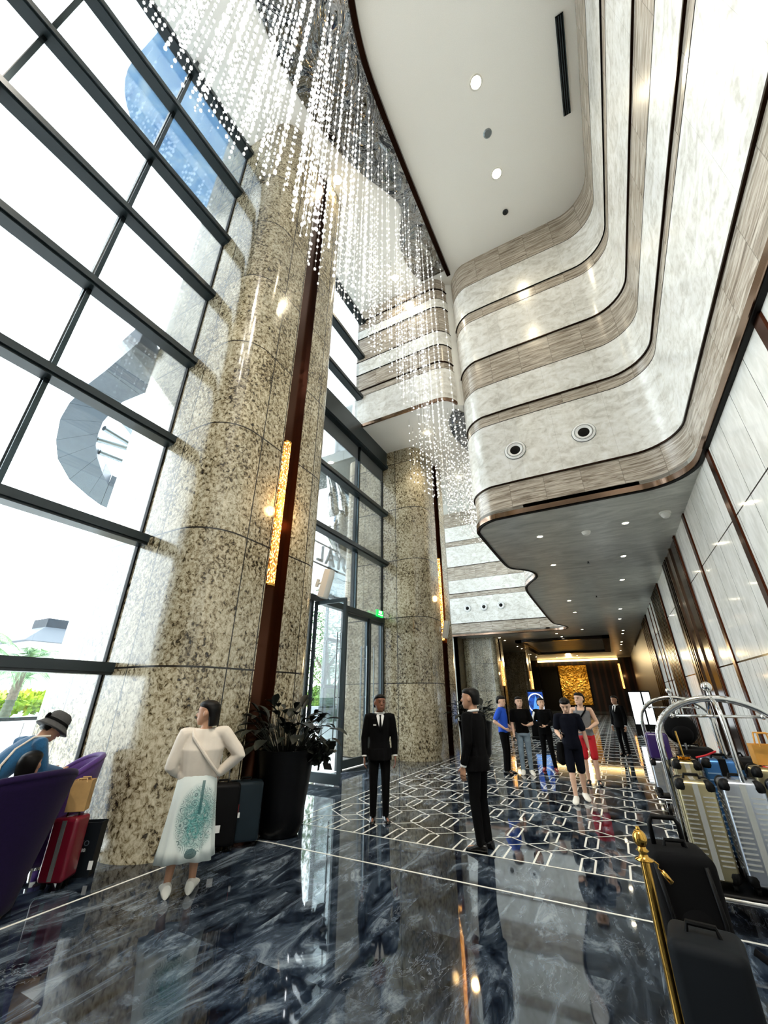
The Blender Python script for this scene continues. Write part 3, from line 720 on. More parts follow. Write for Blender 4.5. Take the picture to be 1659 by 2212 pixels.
for p, q in (((-12.4, 4.7), (-12.9, 7.2)), ((-13.2, 4.95), (-12.2, 7.6)), ((-13.9, 5.4), (-13.6, 8.2)), ((-11.2, 4.3), (-12.6, 6.2))):
    b = MB(); b.tube([(p[0], p[1], 9.2), (q[0], q[1], 9.3)], .09, 12); b.build('strut', M['alu'], t, smooth=True)
# leafy things
def leafm(name, a, b_, tr=.0):
    g = G(name); n = g.noise(g.obj(), 3, 3); return g.bsdf(g.ramp(n, [(.35, sr(a)), (.65, sr(b_))]), .5)
M['leaf'] = leafm('palm_green', '3f6b4a', '8fae7a'); M['leaf2'] = leafm('garden_green', '2f5a22', '7fa63a'); M['leaf3'] = leafm('lime_hedge', '7a9a1e', 'c3cc3a')
M['leaf_dark'] = leafm('dark_glossy_leaf', '030804', '0a160b'); M['bark'] = pm('grey_brown_bark', '6d6458', .8, nz=.2, ns=8)
def palm(x, y, h, seed, label, n=22, L=3.0):
    rr = random.Random(seed); t = thing('palm_tree', label, 'tree', (x, y, 0))
    b = MB(); b.tube([(.0, 0, 0), (.15, .05, h * .4), (.35, .05, h)], [.28, .22, .2], 12)
    for k in range(14): b.tube([(.35 * (k / 14), .05, h * k / 14), (.35 * (k + .4) / 14, .05, h * (k + .5) / 14)], [.3 - .006 * k, .24 - .004 * k], 12)
    b.build('trunk', M['bark'], t, smooth=True)
    b = MB()
    for k in range(n):
        a = 2 * PI * k / n + rr.uniform(-.15, .15); el = rr.uniform(.1, 1.25); P = []
        for s_ in range(9):
            u = s_ / 8; r_ = L * u * (1 - .18 * u); P.append(Vector((.35 + math.cos(a) * r_ * math.cos(el * (1 - .3 * u)), .05 + math.sin(a) * r_ * math.cos(el * (1 - .3 * u)), h + r_ * math.sin(el) - 1.9 * u * u * (1.2 - el * .35))))
        b.tube(P, [.03] * 5 + [.02] * 4, 5)
        side = Vector((-math.sin(a), math.cos(a), 0))
        for s_ in range(1, 33):
            u = s_ / 33 * 8; i = int(u); f_ = u - i; c = P[i].lerp(P[min(i + 1, 8)], f_); d = (P[min(i + 1, 8)] - P[i]).normalized()
            for sg in (-1, 1):
                tip = c + side * sg * .55 * math.sin(PI * min(.95, .12 + s_ / 36)) + d * .3 + Vector((0, 0, -.22))
                w = d * .035
                b.add([c - w, c + w, tip + w * .2, tip - w * .2], [(0, 1, 2, 3)])
    b.build('fronds', M['leaf'], t)
palm(-30, 11.6, 3.3, 1, 'feathery palm tree outside, its trunk right above the woman in the grey hat')
palm(-26, 7.4, 3.6, 2, 'palm tree outside at the left picture edge, only its fronds in view')
palm(-33, 17.0, 3.6, 4, 'palm tree outside seen through the window, just left of the near column')
palm(-52, 20.5, 3.2, 6, 'small distant palm tree behind the hedge outside', n=16)
def shrub(name, x, y, z, rx, ry, rz_, n, s_, mat, label, cat, seed, group=None, blade=None):
    rr = random.Random(seed); b = MB()
    for k in range(n):
        u, v, w = rr.gauss(0, 1), rr.gauss(0, 1), rr.gauss(0, 1); q = math.sqrt(u * u + v * v + w * w) + 1e-6; r_ = rr.uniform(.55, 1)
        c = Vector((u / q * rx * r_, v / q * ry * r_, rz_ + w / q * rz_ * r_))
        d = Vector((rr.uniform(-1, 1), rr.uniform(-1, 1), rr.uniform(-.6, 1))).normalized(); e = d.cross(Vector((rr.uniform(-1, 1), rr.uniform(-1, 1), rr.uniform(-1, 1)))).normalized()
        L = s_ * rr.uniform(.6, 1.3); W = L * .32
        b.add([c, c + d * L * .5 + e * W, c + d * L, c + d * L * .5 - e * W], [(0, 1, 2, 3)])
    return tag(b.build(name, mat, loc=(x, y, z)), label, cat, group)
shrub('hedge', -34, 15.5, .72, 2.0, 9, .55, 3500, .5, M['leaf3'], 'yellow green clipped hedge beyond the glass railing outside', 'hedge', 5)
shrub('shrub', -14.2, 7.2, 0, .5, .8, .45, 500, .25, M['leaf2'], 'low green shrub outside behind the woman in the grey hat', 'shrub', 6)
# far building with grey hipped roof
t = thing('building', 'distant pavilion with grey tiled hip roof above the palm trees', 'building', (-70, 29.5, 0))
b = MB(); b.box(-4, 4, -4, 5, 0, 8.3); b.build('wall', pm('pale_render', 'c9cbcc', .7), t)
b = MB(); b.rings([[(-5, -5, 8.2), (5, -5, 8.2), (5, 7, 8.2), (-5, 7, 8.2)], [(-2, -2, 10.4), (2, -2, 10.4), (2, 4, 10.4), (-2, 4, 10.4)]]); b.build('roof', pm('grey_roof_tiles', '3c444d', .6, nz=.1, ns=6), t)
b = MB(); b.box(-2, 2, -2, 4, 10.4, 11.6); b.build('lantern', pm('dark_louvre', '1d242c', .6, nz=.3, ns=3), t)
# railing and road edge
t = thing('glass_railing', 'long frameless glass railing on a dark kerb outside', 'railing', (-21, 0, 0))
b = MB(); b.box(-.02, .02, -2, 14, .88, 1.5); b.build('glass_panel', M['glass_green'], t); b = MB(); b.box(-.15, .15, -2, 14, .76, .88); b.build('kerb', M['frame'], t); b = MB(); b.box(-.12, 1.9, -2, 14, -.1, .76); b.build('plinth', M['paving'], t)
b = MB(); b.lathe([(.001, 0), (.18, 0), (.18, .03), (.11, .04), (.03, .6), (.001, .62)], n=16); tag(b.build('traffic_cone', pm('orange_plastic', 'e0491c', .5), smooth=True, loc=(-19.6, 9.35, .76)), 'small orange traffic cone outside beyond the hat of the bending woman', 'cone')
# view through the entrance doors
for k, (x, y, h, w, l) in enumerate(((-19, 26.0, 7.5, 3.2, 'tall dark green tree seen through the open glass door'), (-24, 33.5, 5.0, 3.0, 'light green tree seen through the open glass door, lower and farther'))):
    t = thing('garden_tree', l, 'tree', (x, y, 0)); rr = random.Random(20 + k)
    b = MB(); b.tube([(0, 0, 0), (.2, .1, h * .5), (.1, 0, h * .9)], [.2, .16, .08], 10); b.tube([(.2, .1, h * .45), (1.2, .9, h * .75)], [.1, .04], 8); b.tube([(.2, .1, h * .4), (-1.1, -.9, h * .7)], [.1, .04], 8); b.build('trunk', M['bark'], t, smooth=True)
    b = MB()
    for j in range(3600):
        q = rr.choice(((0, 0, .8, 1.5), (1.2, .9, .8, 1.2), (-1.1, -.9, .7, 1.3), (.3, -1, .95, 1.0)))
        c = Vector((q[0] + rr.gauss(0, w * .3), q[1] + rr.gauss(0, w * .3), q[2] * h + rr.gauss(0, h * .13)))
        d = Vector((rr.uniform(-1, 1), rr.uniform(-1, 1), rr.uniform(-.6, .6))).normalized(); e = d.cross(Vector((0, .3, 1))).normalized(); L = rr.uniform(.12, .3)
        b.add([c, c + d * L * .5 + e * L * .3, c + d * L, c + d * L * .5 - e * L * .3], [(0, 1, 2, 3)])
    b.build('foliage', M['leaf2' if k else 'leaf'], t)
shrub('shrub', -20, 28.6, .5, 1.5, 3.2, .95, 3200, .3, M['leaf2'], 'bright green bushes above the grey planters beyond the entrance', 'shrub', 9)
M['planter_grey'] = pm('grey_metal_planter', '6f777c', .4)
for k, (y, l) in enumerate(((24.6, 'left'), (27.3, 'right'))):
    box_obj('planter_box', -18.9, -17.9, y - .45, y + .45, -.03, 1.0, M['planter_grey'], None, .02)
    tag(COL.objects[-1], 'grey rectangular planter box outside the entrance, %s one' % l, 'planter')
for k, (x, y, l) in enumerate(((-14.5, 19.8, 'nearer'), (-15.5, 22.0, 'farther'))):
    b = MB(); b.lathe([(.001, 0), (.11, 0), (.11, .85), (.1, .9), (.001, .9)], n=16); tag(b.build('bollard', M['planter_grey'], smooth=True, loc=(x, y, -.03)), 'grey metal bollard outside the entrance, %s of two' % l, 'bollard')
# entrance porch: ceiling, pillars, lettered band and chrome sculpture
g = G('porch_ceiling_panels'); p_ = g.pos(); s_ = g.xyz(p_); jj = g.math('MAXIMUM', g.lines(s_[0], -7, 1.6, .03), g.lines(s_[1], 8, 2.2, .03))
M['porch'] = g.bsdf(g.mix(jj, sr('9aa1a0'), (.05, .05, .05, 1)), .3)
b = MB(); b.box(-12.5, -6.4, 12.3, 14.1, 11.2, 11.7); tag(b.build('porch_ceiling', M['porch']), 'grey panelled porch ceiling outside above the entrance', 'canopy')
b = MB(); b.prism(rounded(-9.15, -8.55, 13.56, 14.15, .28), -.03, 11.2); tag(b.build('porch_pillar', M['column'], smooth=True), 'slim rounded stone pillar outside behind the entrance glass', 'column')
t = thing('entrance_letters', 'raised metal letter band outside the entrance, read backwards from inside', 'sign', (-9.0, 12.9, 6.62))
q = MB(); q.box(-.04, .0, -3.0, 2.6, -.42, -.36); q.box(-.04, 0, -3.0, 2.6, .42, .48); q.build('rail', M['alu_dark'], t)
RB = Matrix.Rotation(-PI / 2, 4, 'Z') @ Matrix.Rotation(PI / 2, 4, 'X')
for k, ch in enumerate('ROYAL'):
    text('letter', ch, .95, M['letter'] if 'letter' in M else M['frame'], t, .04, M4=Matrix.Translation((0, 1.25 - .62 * k, 0)) @ RB)
t = thing('horned_sculpture', 'chrome bull head sculpture with long curved horns outside, seen through the entrance glass', 'sculpture', (-9.0, 12.6, 8.0))
b = MB(); b.limb([(0, .1, .55), (0, .05, 0), (0, .35, -.75)], [.42, .55, .3], 14); b.limb([(0, .35, -.75), (0, .75, -.9), (0, 1.0, -.5)], [.3, .28, .22], 12); b.build('head', M['chrome'], t, smooth='all')
for s_ in (-1, 1):
    b = MB(); b.tube([(0, .1 + .1 * s_, .4), (0, .1 + .45 * s_, .9), (0, -.1 + .45 * s_, 1.7), (0, -.6 + .3 * s_, 2.4)], [.26, .25, .17, .04], 12); b.build('horn', M['chrome'], t, smooth='all')
b = MB(); b.limb([(0, 0, .3), (0, -.55, -.1)], [.16, .04], 10); b.limb([(0, .3, .3), (0, .85, .4)], [.12, .03], 10); b.build('ear', M['chrome'], t, smooth='all')

# far hall
g = G('gilded_relief'); h_ = g.noise(g.obj(), 1.6, 6, .65, 2.0)
v_ = g.n('TexVoronoi', feature='DISTANCE_TO_EDGE'); g.set(v_, 'Vector', g.obj()); v_.inputs['Scale'].default_value = 3.2
M['gold_relief'] = g.bsdf(g.ramp(h_, [(.35, sr('7a5314')), (.5, sr('c4922f')), (.62, sr('f3d377'))]), .35, .75, normal=g.bump(g.math('ADD', h_, v_.outputs[0]), 1.0, .2))
t = thing('wall_artwork', 'tall gold relief artwork glowing on the brown far wall', 'artwork', (-4.05, 57.1, 2.95))
box_obj('relief_panel', -1.6, 1.6, -.1, 0, -2.3, 2.1, M['gold_relief'], t, .02); box_obj('frame', -1.68, 1.68, -.05, .05, -2.38, 2.18, M['bronze_dark'], t)
area('artwork_spot', (-4.05, 55.3, 5.6), .5, 380, (1, .75, .4), (-.65, 0, 0))
M['cove'] = em('warm_cove_strip', 'ffd58a', 4)
b = MB(); b.box(-7.9, 1.1, 56.5, 56.62, 5.5, 5.72); tag(b.build('cove_light', M['cove']), 'long warm light strip at the top of the far wall', 'light')
for x, l in ((-8.9, 'left'), (-6.75, 'second')):
    box_obj('dark_doorway', x - .9, x + .9, 56.8, 57.1, 0, 5.0, M['black'], None); tag(COL.objects[-1], 'tall dark curtain opening in the far wall, %s of two' % l, 'curtain')
# blue poster stand
g = G('blue_poster_print'); u = g.xyz(g.obj()); n_ = g.noise(g.obj(), 4, 5, .6, 1)
r_ = g.math('SQRT', g.math('ADD', g.math('POWER', u[0], 2.0), g.math('POWER', g.math('MULTIPLY', g.math('SUBTRACT', u[2], 1.35), .9), 2.0)))
ringm = g.math('LESS_THAN', g.math('ABSOLUTE', g.math('SUBTRACT', r_, .33)), .022)
tw = g.math('LESS_THAN', g.math('ABSOLUTE', u[0]), g.math('MULTIPLY', g.math('SUBTRACT', 1.65, u[2]), .28))
c1 = g.ramp(n_, [(.35, sr('06122e')), (.6, sr('1f4fae'))]); c1 = g.mix(g.math('MULTIPLY', tw, .8), c1, sr('5c9cf0')); c1 = g.mix(ringm, c1, sr('e6f2ff'))
txt = g.math('MULTIPLY', g.math('LESS_THAN', u[2], .92), g.math('GREATER_THAN', g.math('SINE', g.math('MULTIPLY', u[2], 95.0)), .25))
c1 = g.mix(g.math('MULTIPLY', txt, .6), c1, sr('bfe0ff'))
M['poster'] = g.bsdf((.02, .02, .02, 1), .2, emit=c1, es=.8)
t = thing('poster_stand', 'glowing blue poster display standing behind the group of men', 'sign', (-3.05, 19.6, 0), .1)
box_obj('display_screen', -.3, .3, -.02, .0, .55, 1.78, M['poster'], t); box_obj('housing', -.34, .34, 0, .08, .1, 1.86, M['black'], t, .01); box_obj('base', -.36, .36, -.2, .25, 0, .1, M['black'], t, .01)
M['lit_white'] = em('bright_white_pane', 'f4fbff', 1.4)
t = thing('white_screen', 'bright white divided display panel beside the far luggage cart', 'screen', (1.0, 23.6, 0), 0)
box_obj('lit_panel', -.42, .05, -.02, 0, .45, 1.78, M['lit_white'], t); box_obj('lit_panel', .12, .4, -.02, 0, .45, 1.78, M['lit_white'], t)
box_obj('frame', -.46, .44, 0, .06, 0, 1.84, M['black'], t)
# ================================================================== PEOPLE
def remesh(b, name, mat, parent, vox, smooth_it=2):
    o = b.build(name, mat, None)
    md = o.modifiers.new('r', 'REMESH'); md.mode = 'VOXEL'; md.voxel_size = vox; md.adaptivity = 0
    if smooth_it:
        sm = o.modifiers.new('s', 'SMOOTH'); sm.iterations = smooth_it; sm.factor = .5
    dg = bpy.context.evaluated_depsgraph_get(); dg.update()
    me = bpy.data.meshes.new_from_object(o.evaluated_get(dg)); old = o.data; o.modifiers.clear(); o.data = me; bpy.data.meshes.remove(old)
    if not me.materials: me.materials.append(mat)
    me.polygons.foreach_set('use_smooth', [True] * len(me.polygons))
    o.parent = parent; return o
def ering(c, rx, ry, R, n=20):
    return [c + R @ Vector((rx * math.cos(2 * PI * k / n), ry * math.sin(2 * PI * k / n), 0)) for k in range(n)]
def person(name, label, loc, vec, H, pose=None, top='tee', bottom='trousers', cols=None, head=(0, 0), vox=.009, hair=True, fat=1.0, group=None, shoes=True, sleeve=None, hairlong=0, legs=True):
    """vec: facing direction on the floor; pose: overrides of joints in fractions of height; head: (yaw, pitch) degrees"""
    cols = cols or {}; th = math.atan2(-vec[0], vec[1])
    t = thing(name, label, 'person', loc, th, group)
    J = {'pel': (0, 0, .53), 'waist': (0, 0, .61), 'chest': (0, 0, .72), 'nk': (0, -.006, .835), 'hd': (0, .012, .93)}
    for s, q in ((-1, 'L'), (1, 'R')):
        J.update({'sh' + q: (s * .108, -.004, .805), 'el' + q: (s * .132, -.012, .63), 'wr' + q: (s * .135, .03, .487), 'hp' + q: (s * .05, 0, .51), 'kn' + q: (s * .055, .012, .285), 'an' + q: (s * .056, -.008, .045)})
    J.update(pose or {}); J = {k: Vector(v) * H for k, v in J.items()}
    spine = [J['pel'] - Vector((0, 0, .03 * H)), J['pel'], J['waist'], J['chest'], (J['chest'] * .35 + J['nk'] * .65), J['nk']]
    shax = (J['shR'] - J['shL']); twist = math.atan2(shax.y, shax.x)
    def torso(b, inf, lo=0, hi=6, wz=None):
        W = [(.088, .064), (.094, .068), (.080 * fat, .060 * fat), (.094 * fat, .066 * fat), (.098, .056), (.045, .036)]
        R = []
        for i in range(lo, hi):
            a = spine[max(i - 1, 0)]; c = spine[min(i + 1, 5)]; d = (c - a).normalized()
            Rm = Vector((0, 0, 1)).rotation_difference(d).to_matrix() @ Matrix.Rotation(twist * min(1, i / 3), 3, 'Z')
            w = W[i]; R.append(ering(spine[i], w[0] * H + inf, w[1] * H + inf, Rm))
        # subdivide rings
        Q = []
        for k in range(len(R) - 1):
            for u in (0, .25, .5, .75): Q.append([p.lerp(q_, u) for p, q_ in zip(R[k], R[k + 1])])
        Q.append(R[-1]); b.rings(Q)
    hr = .143 * H
    HR = Matrix.Rotation(math.radians(head[0]), 3, 'Z') @ Matrix.Rotation(math.radians(head[1]), 3, 'X')
    hc = J['hd']
    def headr(prof, n=20, f=1.0):
        return [[hc + HR @ Vector((w * hr * math.cos(2 * PI * k / n), ((yf - yb) / 2 + (yf + yb) / 2 * math.sin(2 * PI * k / n)) * hr, h * hr)) for k in range(n)] for h, w, yf, yb in prof]
    hp = lambda x, y, z: hc + HR @ (Vector((x, y, z)) * hr)
    # --- body: one continuous surface
    b = MB(); torso(b, -.006)
    b.limb([J['nk'] - Vector((0, 0, .02 * H)), hp(0, -.1, -.3)], [.036 * H, .033 * H], 14)
    b.rings(headr([(-.50, .10, .34, -.08), (-.45, .2, .40, .0), (-.3, .29, .42, .22), (-.12, .335, .42, .38), (.05, .355, .42, .46), (.2, .365, .42, .48), (.34, .335, .36, .44), (.44, .24, .24, .32), (.495, .1, .10, .16)]))
    b.limb([hp(0, .40, .07), hp(0, .475, -.1)], [.028 * hr, .065 * hr], 8)
    for s in (-1, 1): b.ell(hp(s * .37, -.03, -.03), .045 * hr, .085 * hr, .12 * hr, R=HR)
    b.ell(hp(0, .415, -.27), .12 * hr, .04 * hr, .045 * hr, R=HR)
    for q in 'LR':
        s = -1 if q == 'L' else 1
        sh, el, wr = J['sh' + q], J['el' + q], J['wr' + q]
        b.limb([J['nk'].lerp(sh, .35) - Vector((0, 0, .02 * H)), sh, sh.lerp(el, .5), el], [.03 * H, .031 * H, .027 * H, .022 * H], 14)
        b.limb([el, el.lerp(wr, .35), wr], [.022 * H, .023 * H, .015 * H], 12)
        d = (wr - el).normalized(); hand_dir = Vector(cols.get('hand' + q)).normalized() if cols.get('hand' + q) else (d + Vector((0, .1, -.15))).normalized()
        side = Vector((0, 1, 0)) - hand_dir * hand_dir.y
        side = side.normalized() if side.length > .2 else Vector((1, 0, 0))
        nrm = hand_dir.cross(side) * s
        pl = wr + hand_dir * .045 * H; pr_ = [wr + hand_dir * .005 * H, wr + hand_dir * .03 * H, pl + hand_dir * .012 * H]
        R = [[c + side * (a_ * H * math.cos(2 * PI * k / 12)) + nrm * (.0085 * H * math.sin(2 * PI * k / 12)) for k in range(12)] for c, a_ in zip(pr_, (.015, .022, .024))]; b.rings(R)
        for k, (o_, L) in enumerate(((-.018, .036), (-.0062, .043), (.0062, .046), (.018, .040))):
            p0 = wr + hand_dir * .052 * H + side * o_ * H; cv = nrm * -1
            p1 = p0 + hand_dir * L * .55 * H - nrm * .006 * H; p2 = p1 + hand_dir * L * .42 * H - nrm * .014 * H
            b.limb([p0, p1, p2], [.0056 * H, .0052 * H, .0044 * H], 8, 3)
        p0 = wr + hand_dir * .02 * H + side * .016 * H; p1 = p0 + side * .016 * H + hand_dir * .014 * H; p2 = p1 + side * .006 * H + hand_dir * .018 * H - nrm * .006 * H
        b.limb([p0, p1, p2], [.008 * H, .0065 * H, .005 * H], 8, 3)
        if legs:
            hpj, kn, an = J['hp' + q], J['kn' + q], J['an' + q]
            b.limb([hpj, hpj.lerp(kn, .5), kn], [.05 * H, .042 * H, .030 * H], 14)
            b.limb([kn, kn.lerp(an, .33), an], [.029 * H, .031 * H, .019 * H], 14)
            fd = Vector(cols.get('foot' + q, (s * .15, 1, 0))).normalized()
            b.limb([an - fd * .015 * H - Vector((0, 0, .018 * H)), an + fd * .085 * H - Vector((0, 0, .028 * H))], [.02 * H, .012 * H], 10)
    remesh(b, 'body', cols.get('skin', M['skin']), t, min(vox, .007))
    # --- face and hair
    b = MB()
    for s in (-1, 1):
        b.ell(hp(s * .15, .405, .04), .05 * hr, .03 * hr, .02 * hr, R=HR, n=10, m=6)
    b.build('eyes', M['eye'], t, smooth='all')
    b = MB()
    for s in (-1, 1): b.limb([hp(s * .07, .425, .12), hp(s * .16, .415, .145), hp(s * .24, .36, .12)], [.014 * hr, .016 * hr, .01 * hr], 6, 2)
    b.build('eyebrows', M['hair'], t, smooth='all')
    b = MB(); b.ell(hp(0, .438, -.27), .1 * hr, .022 * hr, .014 * hr, R=HR, n=10, m=6); b.build('mouth', M['lip'], t, smooth='all')
    if hair:
        b = MB(); v = hairlong
        b.rings(headr([(-.30 - v, .32 + v * .25, -.16, .46 + v * .1), (-.15, .375, -.10, .50), (.05, .395, -.02, .53), (.18, .405, .12, .545), (.26, .405, .37, .54), (.38, .37, .42, .50), (.48, .27, .32, .38), (.545, .12, .14, .2)]))
        remesh(b, 'hair', cols.get('hair', M['hair']), t, vox * .9, 1)
    # --- clothes
    cl = cols.get('top', M['black_cloth'])
    def sleeves(b, inf, upto):
        for q in 'LR':
            sh, el, wr = J['sh' + q], J['el' + q], J['wr' + q]
            P = [J['nk'].lerp(sh, .4) - Vector((0, 0, .018 * H)), sh]; r = [.034 * H, .036 * H + inf]
            if upto <= .5: P.append(sh.lerp(el, upto * 2)); r.append(.036 * H + inf)
            else:
                P += [sh.lerp(el, .5), el]; r += [.032 * H + inf, .028 * H + inf]
                P.append(el.lerp(wr, min(1, (upto - .5) * 2))); r.append(.021 * H + inf * .9)
            b.limb(P, r, 14)
    if top in ('tee', 'polo'):
        b = MB(); torso(b, .010, 0, 6); sleeves(b, .006, .34); remesh(b, 'shirt', cl, t, vox)
        if top == 'polo': b = MB(); b.tube([J['nk'] + Vector((.042 * H * math.cos(a), .036 * H * math.sin(a), .006 * H)) for a in [2 * PI * k / 16 for k in range(17)]], .009 * H, 8); b.build('collar', cl, t, smooth=True)
    elif top == 'tank':
        b = MB(); torso(b, .010, 0, 5)
        for s in (-1, 1): b.limb([Vector((s * .05, .045, .78)) * H, Vector((s * .052, 0, .838)) * H, Vector((s * .05, -.045, .78)) * H], [.014 * H] * 3, 8)
        remesh(b, 'tank_top', cl, t, vox)
    elif top in ('long', 'blouse'):
        b = MB(); torso(b, .012, 0, 6); sleeves(b, .010 if top == 'long' else .016, .97)
        if top == 'blouse':
            for q in 'LR':
                b.ell(J['sh' + q] + Vector((0, 0, .004 * H)), .042 * H, .04 * H, .038 * H); b.limb([J['el' + q].lerp(J['wr' + q], .7), J['wr' + q]], [.031 * H, .02 * H], 12)
            b.limb([J['pel'] + Vector((-.06 * H, 0, .05 * H)), J['pel'] + Vector((.06 * H, 0, .05 * H))], [.062 * H, .062 * H], 14)
        remesh(b, 'blouse' if top == 'blouse' else 'sweater', cl, t, vox)
    elif top == 'suit':
        b = MB(); torso(b, .018, 1, 5)
        hem = J['pel'] - Vector((0, 0, .07 * H)); R = []
        for u in range(5):
            c = hem.lerp(J['pel'] + Vector((0, 0, .02 * H)), u / 4); R.append(ering(c, (.106 - .006 * u / 4) * H + .014, (.078 - .006 * u / 4) * H + .014, Matrix.Identity(3)))
        b.rings(R)
        R = [ering(J['chest'].lerp(J['nk'], u), (.107 - .05 * max(0, u - .6) / .4) * H, .062 * H * (1 - .25 * max(0, u - .6) / .4) + .006, Matrix.Rotation(twist, 3, 'Z')) for u in (.3, .6, .8, .95)]; b.rings(R)
        sleeves(b, .010, .93); remesh(b, 'jacket', cl, t, vox)
        # shirt front, collar, tie, cuffs
        Rt = Matrix.Rotation(twist, 3, 'Z')
        def chest(x, z): return Rt @ Vector((x * H, (.066 * H + .024) * math.sqrt(max(0, 1 - (x / .125) ** 2)) - max(0, z - .77) * .42 * H, z * H)) + Vector((J['chest'].x, J['chest'].y, 0))
        b = MB()
        L = [(.0, .70), (.012, .73), (.022, .76), (.030, .79), (.036, .82), (.030, .832)]
        vs = []
        for x, z in L: vs += [chest(-x, z), chest(-x * .33, z), chest(x * .33, z), chest(x, z)]
        vs = [v + Rt @ Vector((0, .003, 0)) for v in vs] + [v - Rt @ Vector((0, .012, 0)) for v in vs]; n = 24
        fs = []
        for k in range(5):
            for i in range(3): a = k * 4 + i; fs += [(a, a + 1, a + 5, a + 4), (a + n, a + n + 4, a + n + 5, a + n + 1)]
            fs += [(k * 4, k * 4 + 4, k * 4 + 4 + n, k * 4 + n), (k * 4 + 3, k * 4 + 3 + n, k * 4 + 7 + n, k * 4 + 7)]
        b.add(vs, fs); b.tube([J['nk'] + Rt @ Vector((.040 * H * math.cos(a), .036 * H * math.sin(a), .010 * H + .006 * math.sin(a) * -1 * H)) for a in [2 * PI * k / 16 for k in range(17)]], .0095 * H, 8)
        b.build('shirt', M['white_cloth'], t, smooth=True)
        b = MB(); P = [chest(0, .825), chest(0, .81), chest(0, .76), chest(0, .72), chest(0, .70)]; P = [p + Rt @ Vector((0, .008, 0)) for p in P]
        b.tube(P, [.010 * H, .006 * H, .010 * H, .014 * H, .004 * H], 8, flat=1.0, up=(0, 1, 0)); b.build('tie', M['black_cloth'], t, smooth=True)
        b = MB()
        for q in 'LR':
            el, wr = J['el' + q], J['wr' + q]; b.tube([el.lerp(wr, .9), el.lerp(wr, 1.01)], .0225 * H, 14)
        b.build('cuffs', M['white_cloth'], t, smooth=True)
        if cols.get('badge'):
            c = chest(.052, .745) + Rt @ Vector((0, .004, 0)); b = MB(); b.box(-.022, .022, -.004, .006, -.008, .008); o = b.build('name_badge', M['white_cloth'], t); o.location = c; o.rotation_euler = (0, 0, twist - .4)
    if bottom in ('trousers', 'jeans', 'shorts'):
        b = MB(); R = [ering(J['pel'] + Vector((0, 0, z * H)), w * H + .010, d_ * H + .010, Matrix.Identity(3)) for z, w, d_ in ((-.045, .086, .066), (-.02, .09, .068), (.03, .086, .064), (.055, .08, .06))]; b.rings(R)
        for q in 'LR':
            hpj, kn, an = J['hp' + q], J['kn' + q], J['an' + q]
            if bottom == 'shorts': b.limb([hpj, hpj.lerp(kn, .6), hpj.lerp(kn, .97)], [.054 * H, .05 * H, .046 * H], 14)
            else: b.limb([hpj, kn, an + Vector((0, 0, .004 * H))], [.054 * H, .038 * H, .029 * H], 14)
        remesh(b, 'shorts' if bottom == 'shorts' else 'trousers', cols.get('bottom', M['black_cloth']), t, vox)
    if legs and shoes:
        for q in 'LR':
            s = -1 if q == 'L' else 1; an = J['an' + q]; fd = Vector(cols.get('foot' + q, (s * .15, 1, 0))).normalized(); sd = Vector((fd.y, -fd.x, 0)); lift = an.z - .045 * H
            b = MB(); R = []
            k_ = 1.24 if cols.get('shoes') is M['white_shoe'] else 1.0
            for y_, w, h0 in ((-.042, .012, .035), (-.036, .02, .05), (-.01, .023, .056), (.02, .023, .05), (.05, .026, .034), (.08, .026, .026), (.1, .02, .018), (.108, .008, .01)):
                c = Vector((an.x, an.y, lift)) + fd * y_ * H * k_
                R.append([c + sd * w * k_ * H * math.cos(2 * PI * k / 14) + Vector((0, 0, max(0, h0 * k_ * H * (.5 + .5 * math.sin(2 * PI * k / 14))))) for k in range(14)])
            b.rings(R); o = b.build('shoe', cols.get('shoes', M['black_leather']), t, smooth=True)
    return t, J, th
M['skin'] = pm('warm_skin', 'b98a6c', .5, nz=.05, ns=8); M['skin_pale'] = pm('pale_skin', 'e0b79c', .5, nz=.04, ns=8); M['skin_dark'] = pm('tan_skin', '7d4f38', .5, nz=.05, ns=8)
M['eye'] = pm('dark_eye', '120b08', .2); M['hair'] = pm('black_hair', '0a0807', .45); M['lip'] = pm('lip', '7a3b33', .5)
M['black_cloth'] = pm('black_wool', '030304', .95); M['white_cloth'] = pm('white_cotton', 'e6e6e4', .8); M['black_leather'] = pm('black_leather', '060606', .25)
M['cream_cloth'] = pm('cream_blouse_fabric', 'd8cdbf', .8, nz=.05, ns=6, sheen=.2)
M['blue_cloth'] = pm('royal_blue_jersey', '1550c8', .8); M['navy'] = pm('navy_cotton', '070b18', .9); M['grey_cloth'] = pm('marled_grey_jersey', '76777a', .9, nz=.15, ns=120)
M['red_cloth'] = pm('scarlet_shorts_fabric', 'c40a1e', .7); M['denim'] = pm('washed_denim', '7f93a3', .85, nz=.25, ns=5); M['teal'] = pm('teal_knit', '0d4f78', .9, nz=.15, ns=90, sheen=.3)
M['white_shoe'] = pm('white_sneaker', 'e9e6dd', .6); M['red_shoe'] = pm('dark_red_sneaker', '7a1420', .6); M['felt'] = pm('grey_felt', '4b4a4a', .9, nz=.1, ns=40)
M['skirt'] = None

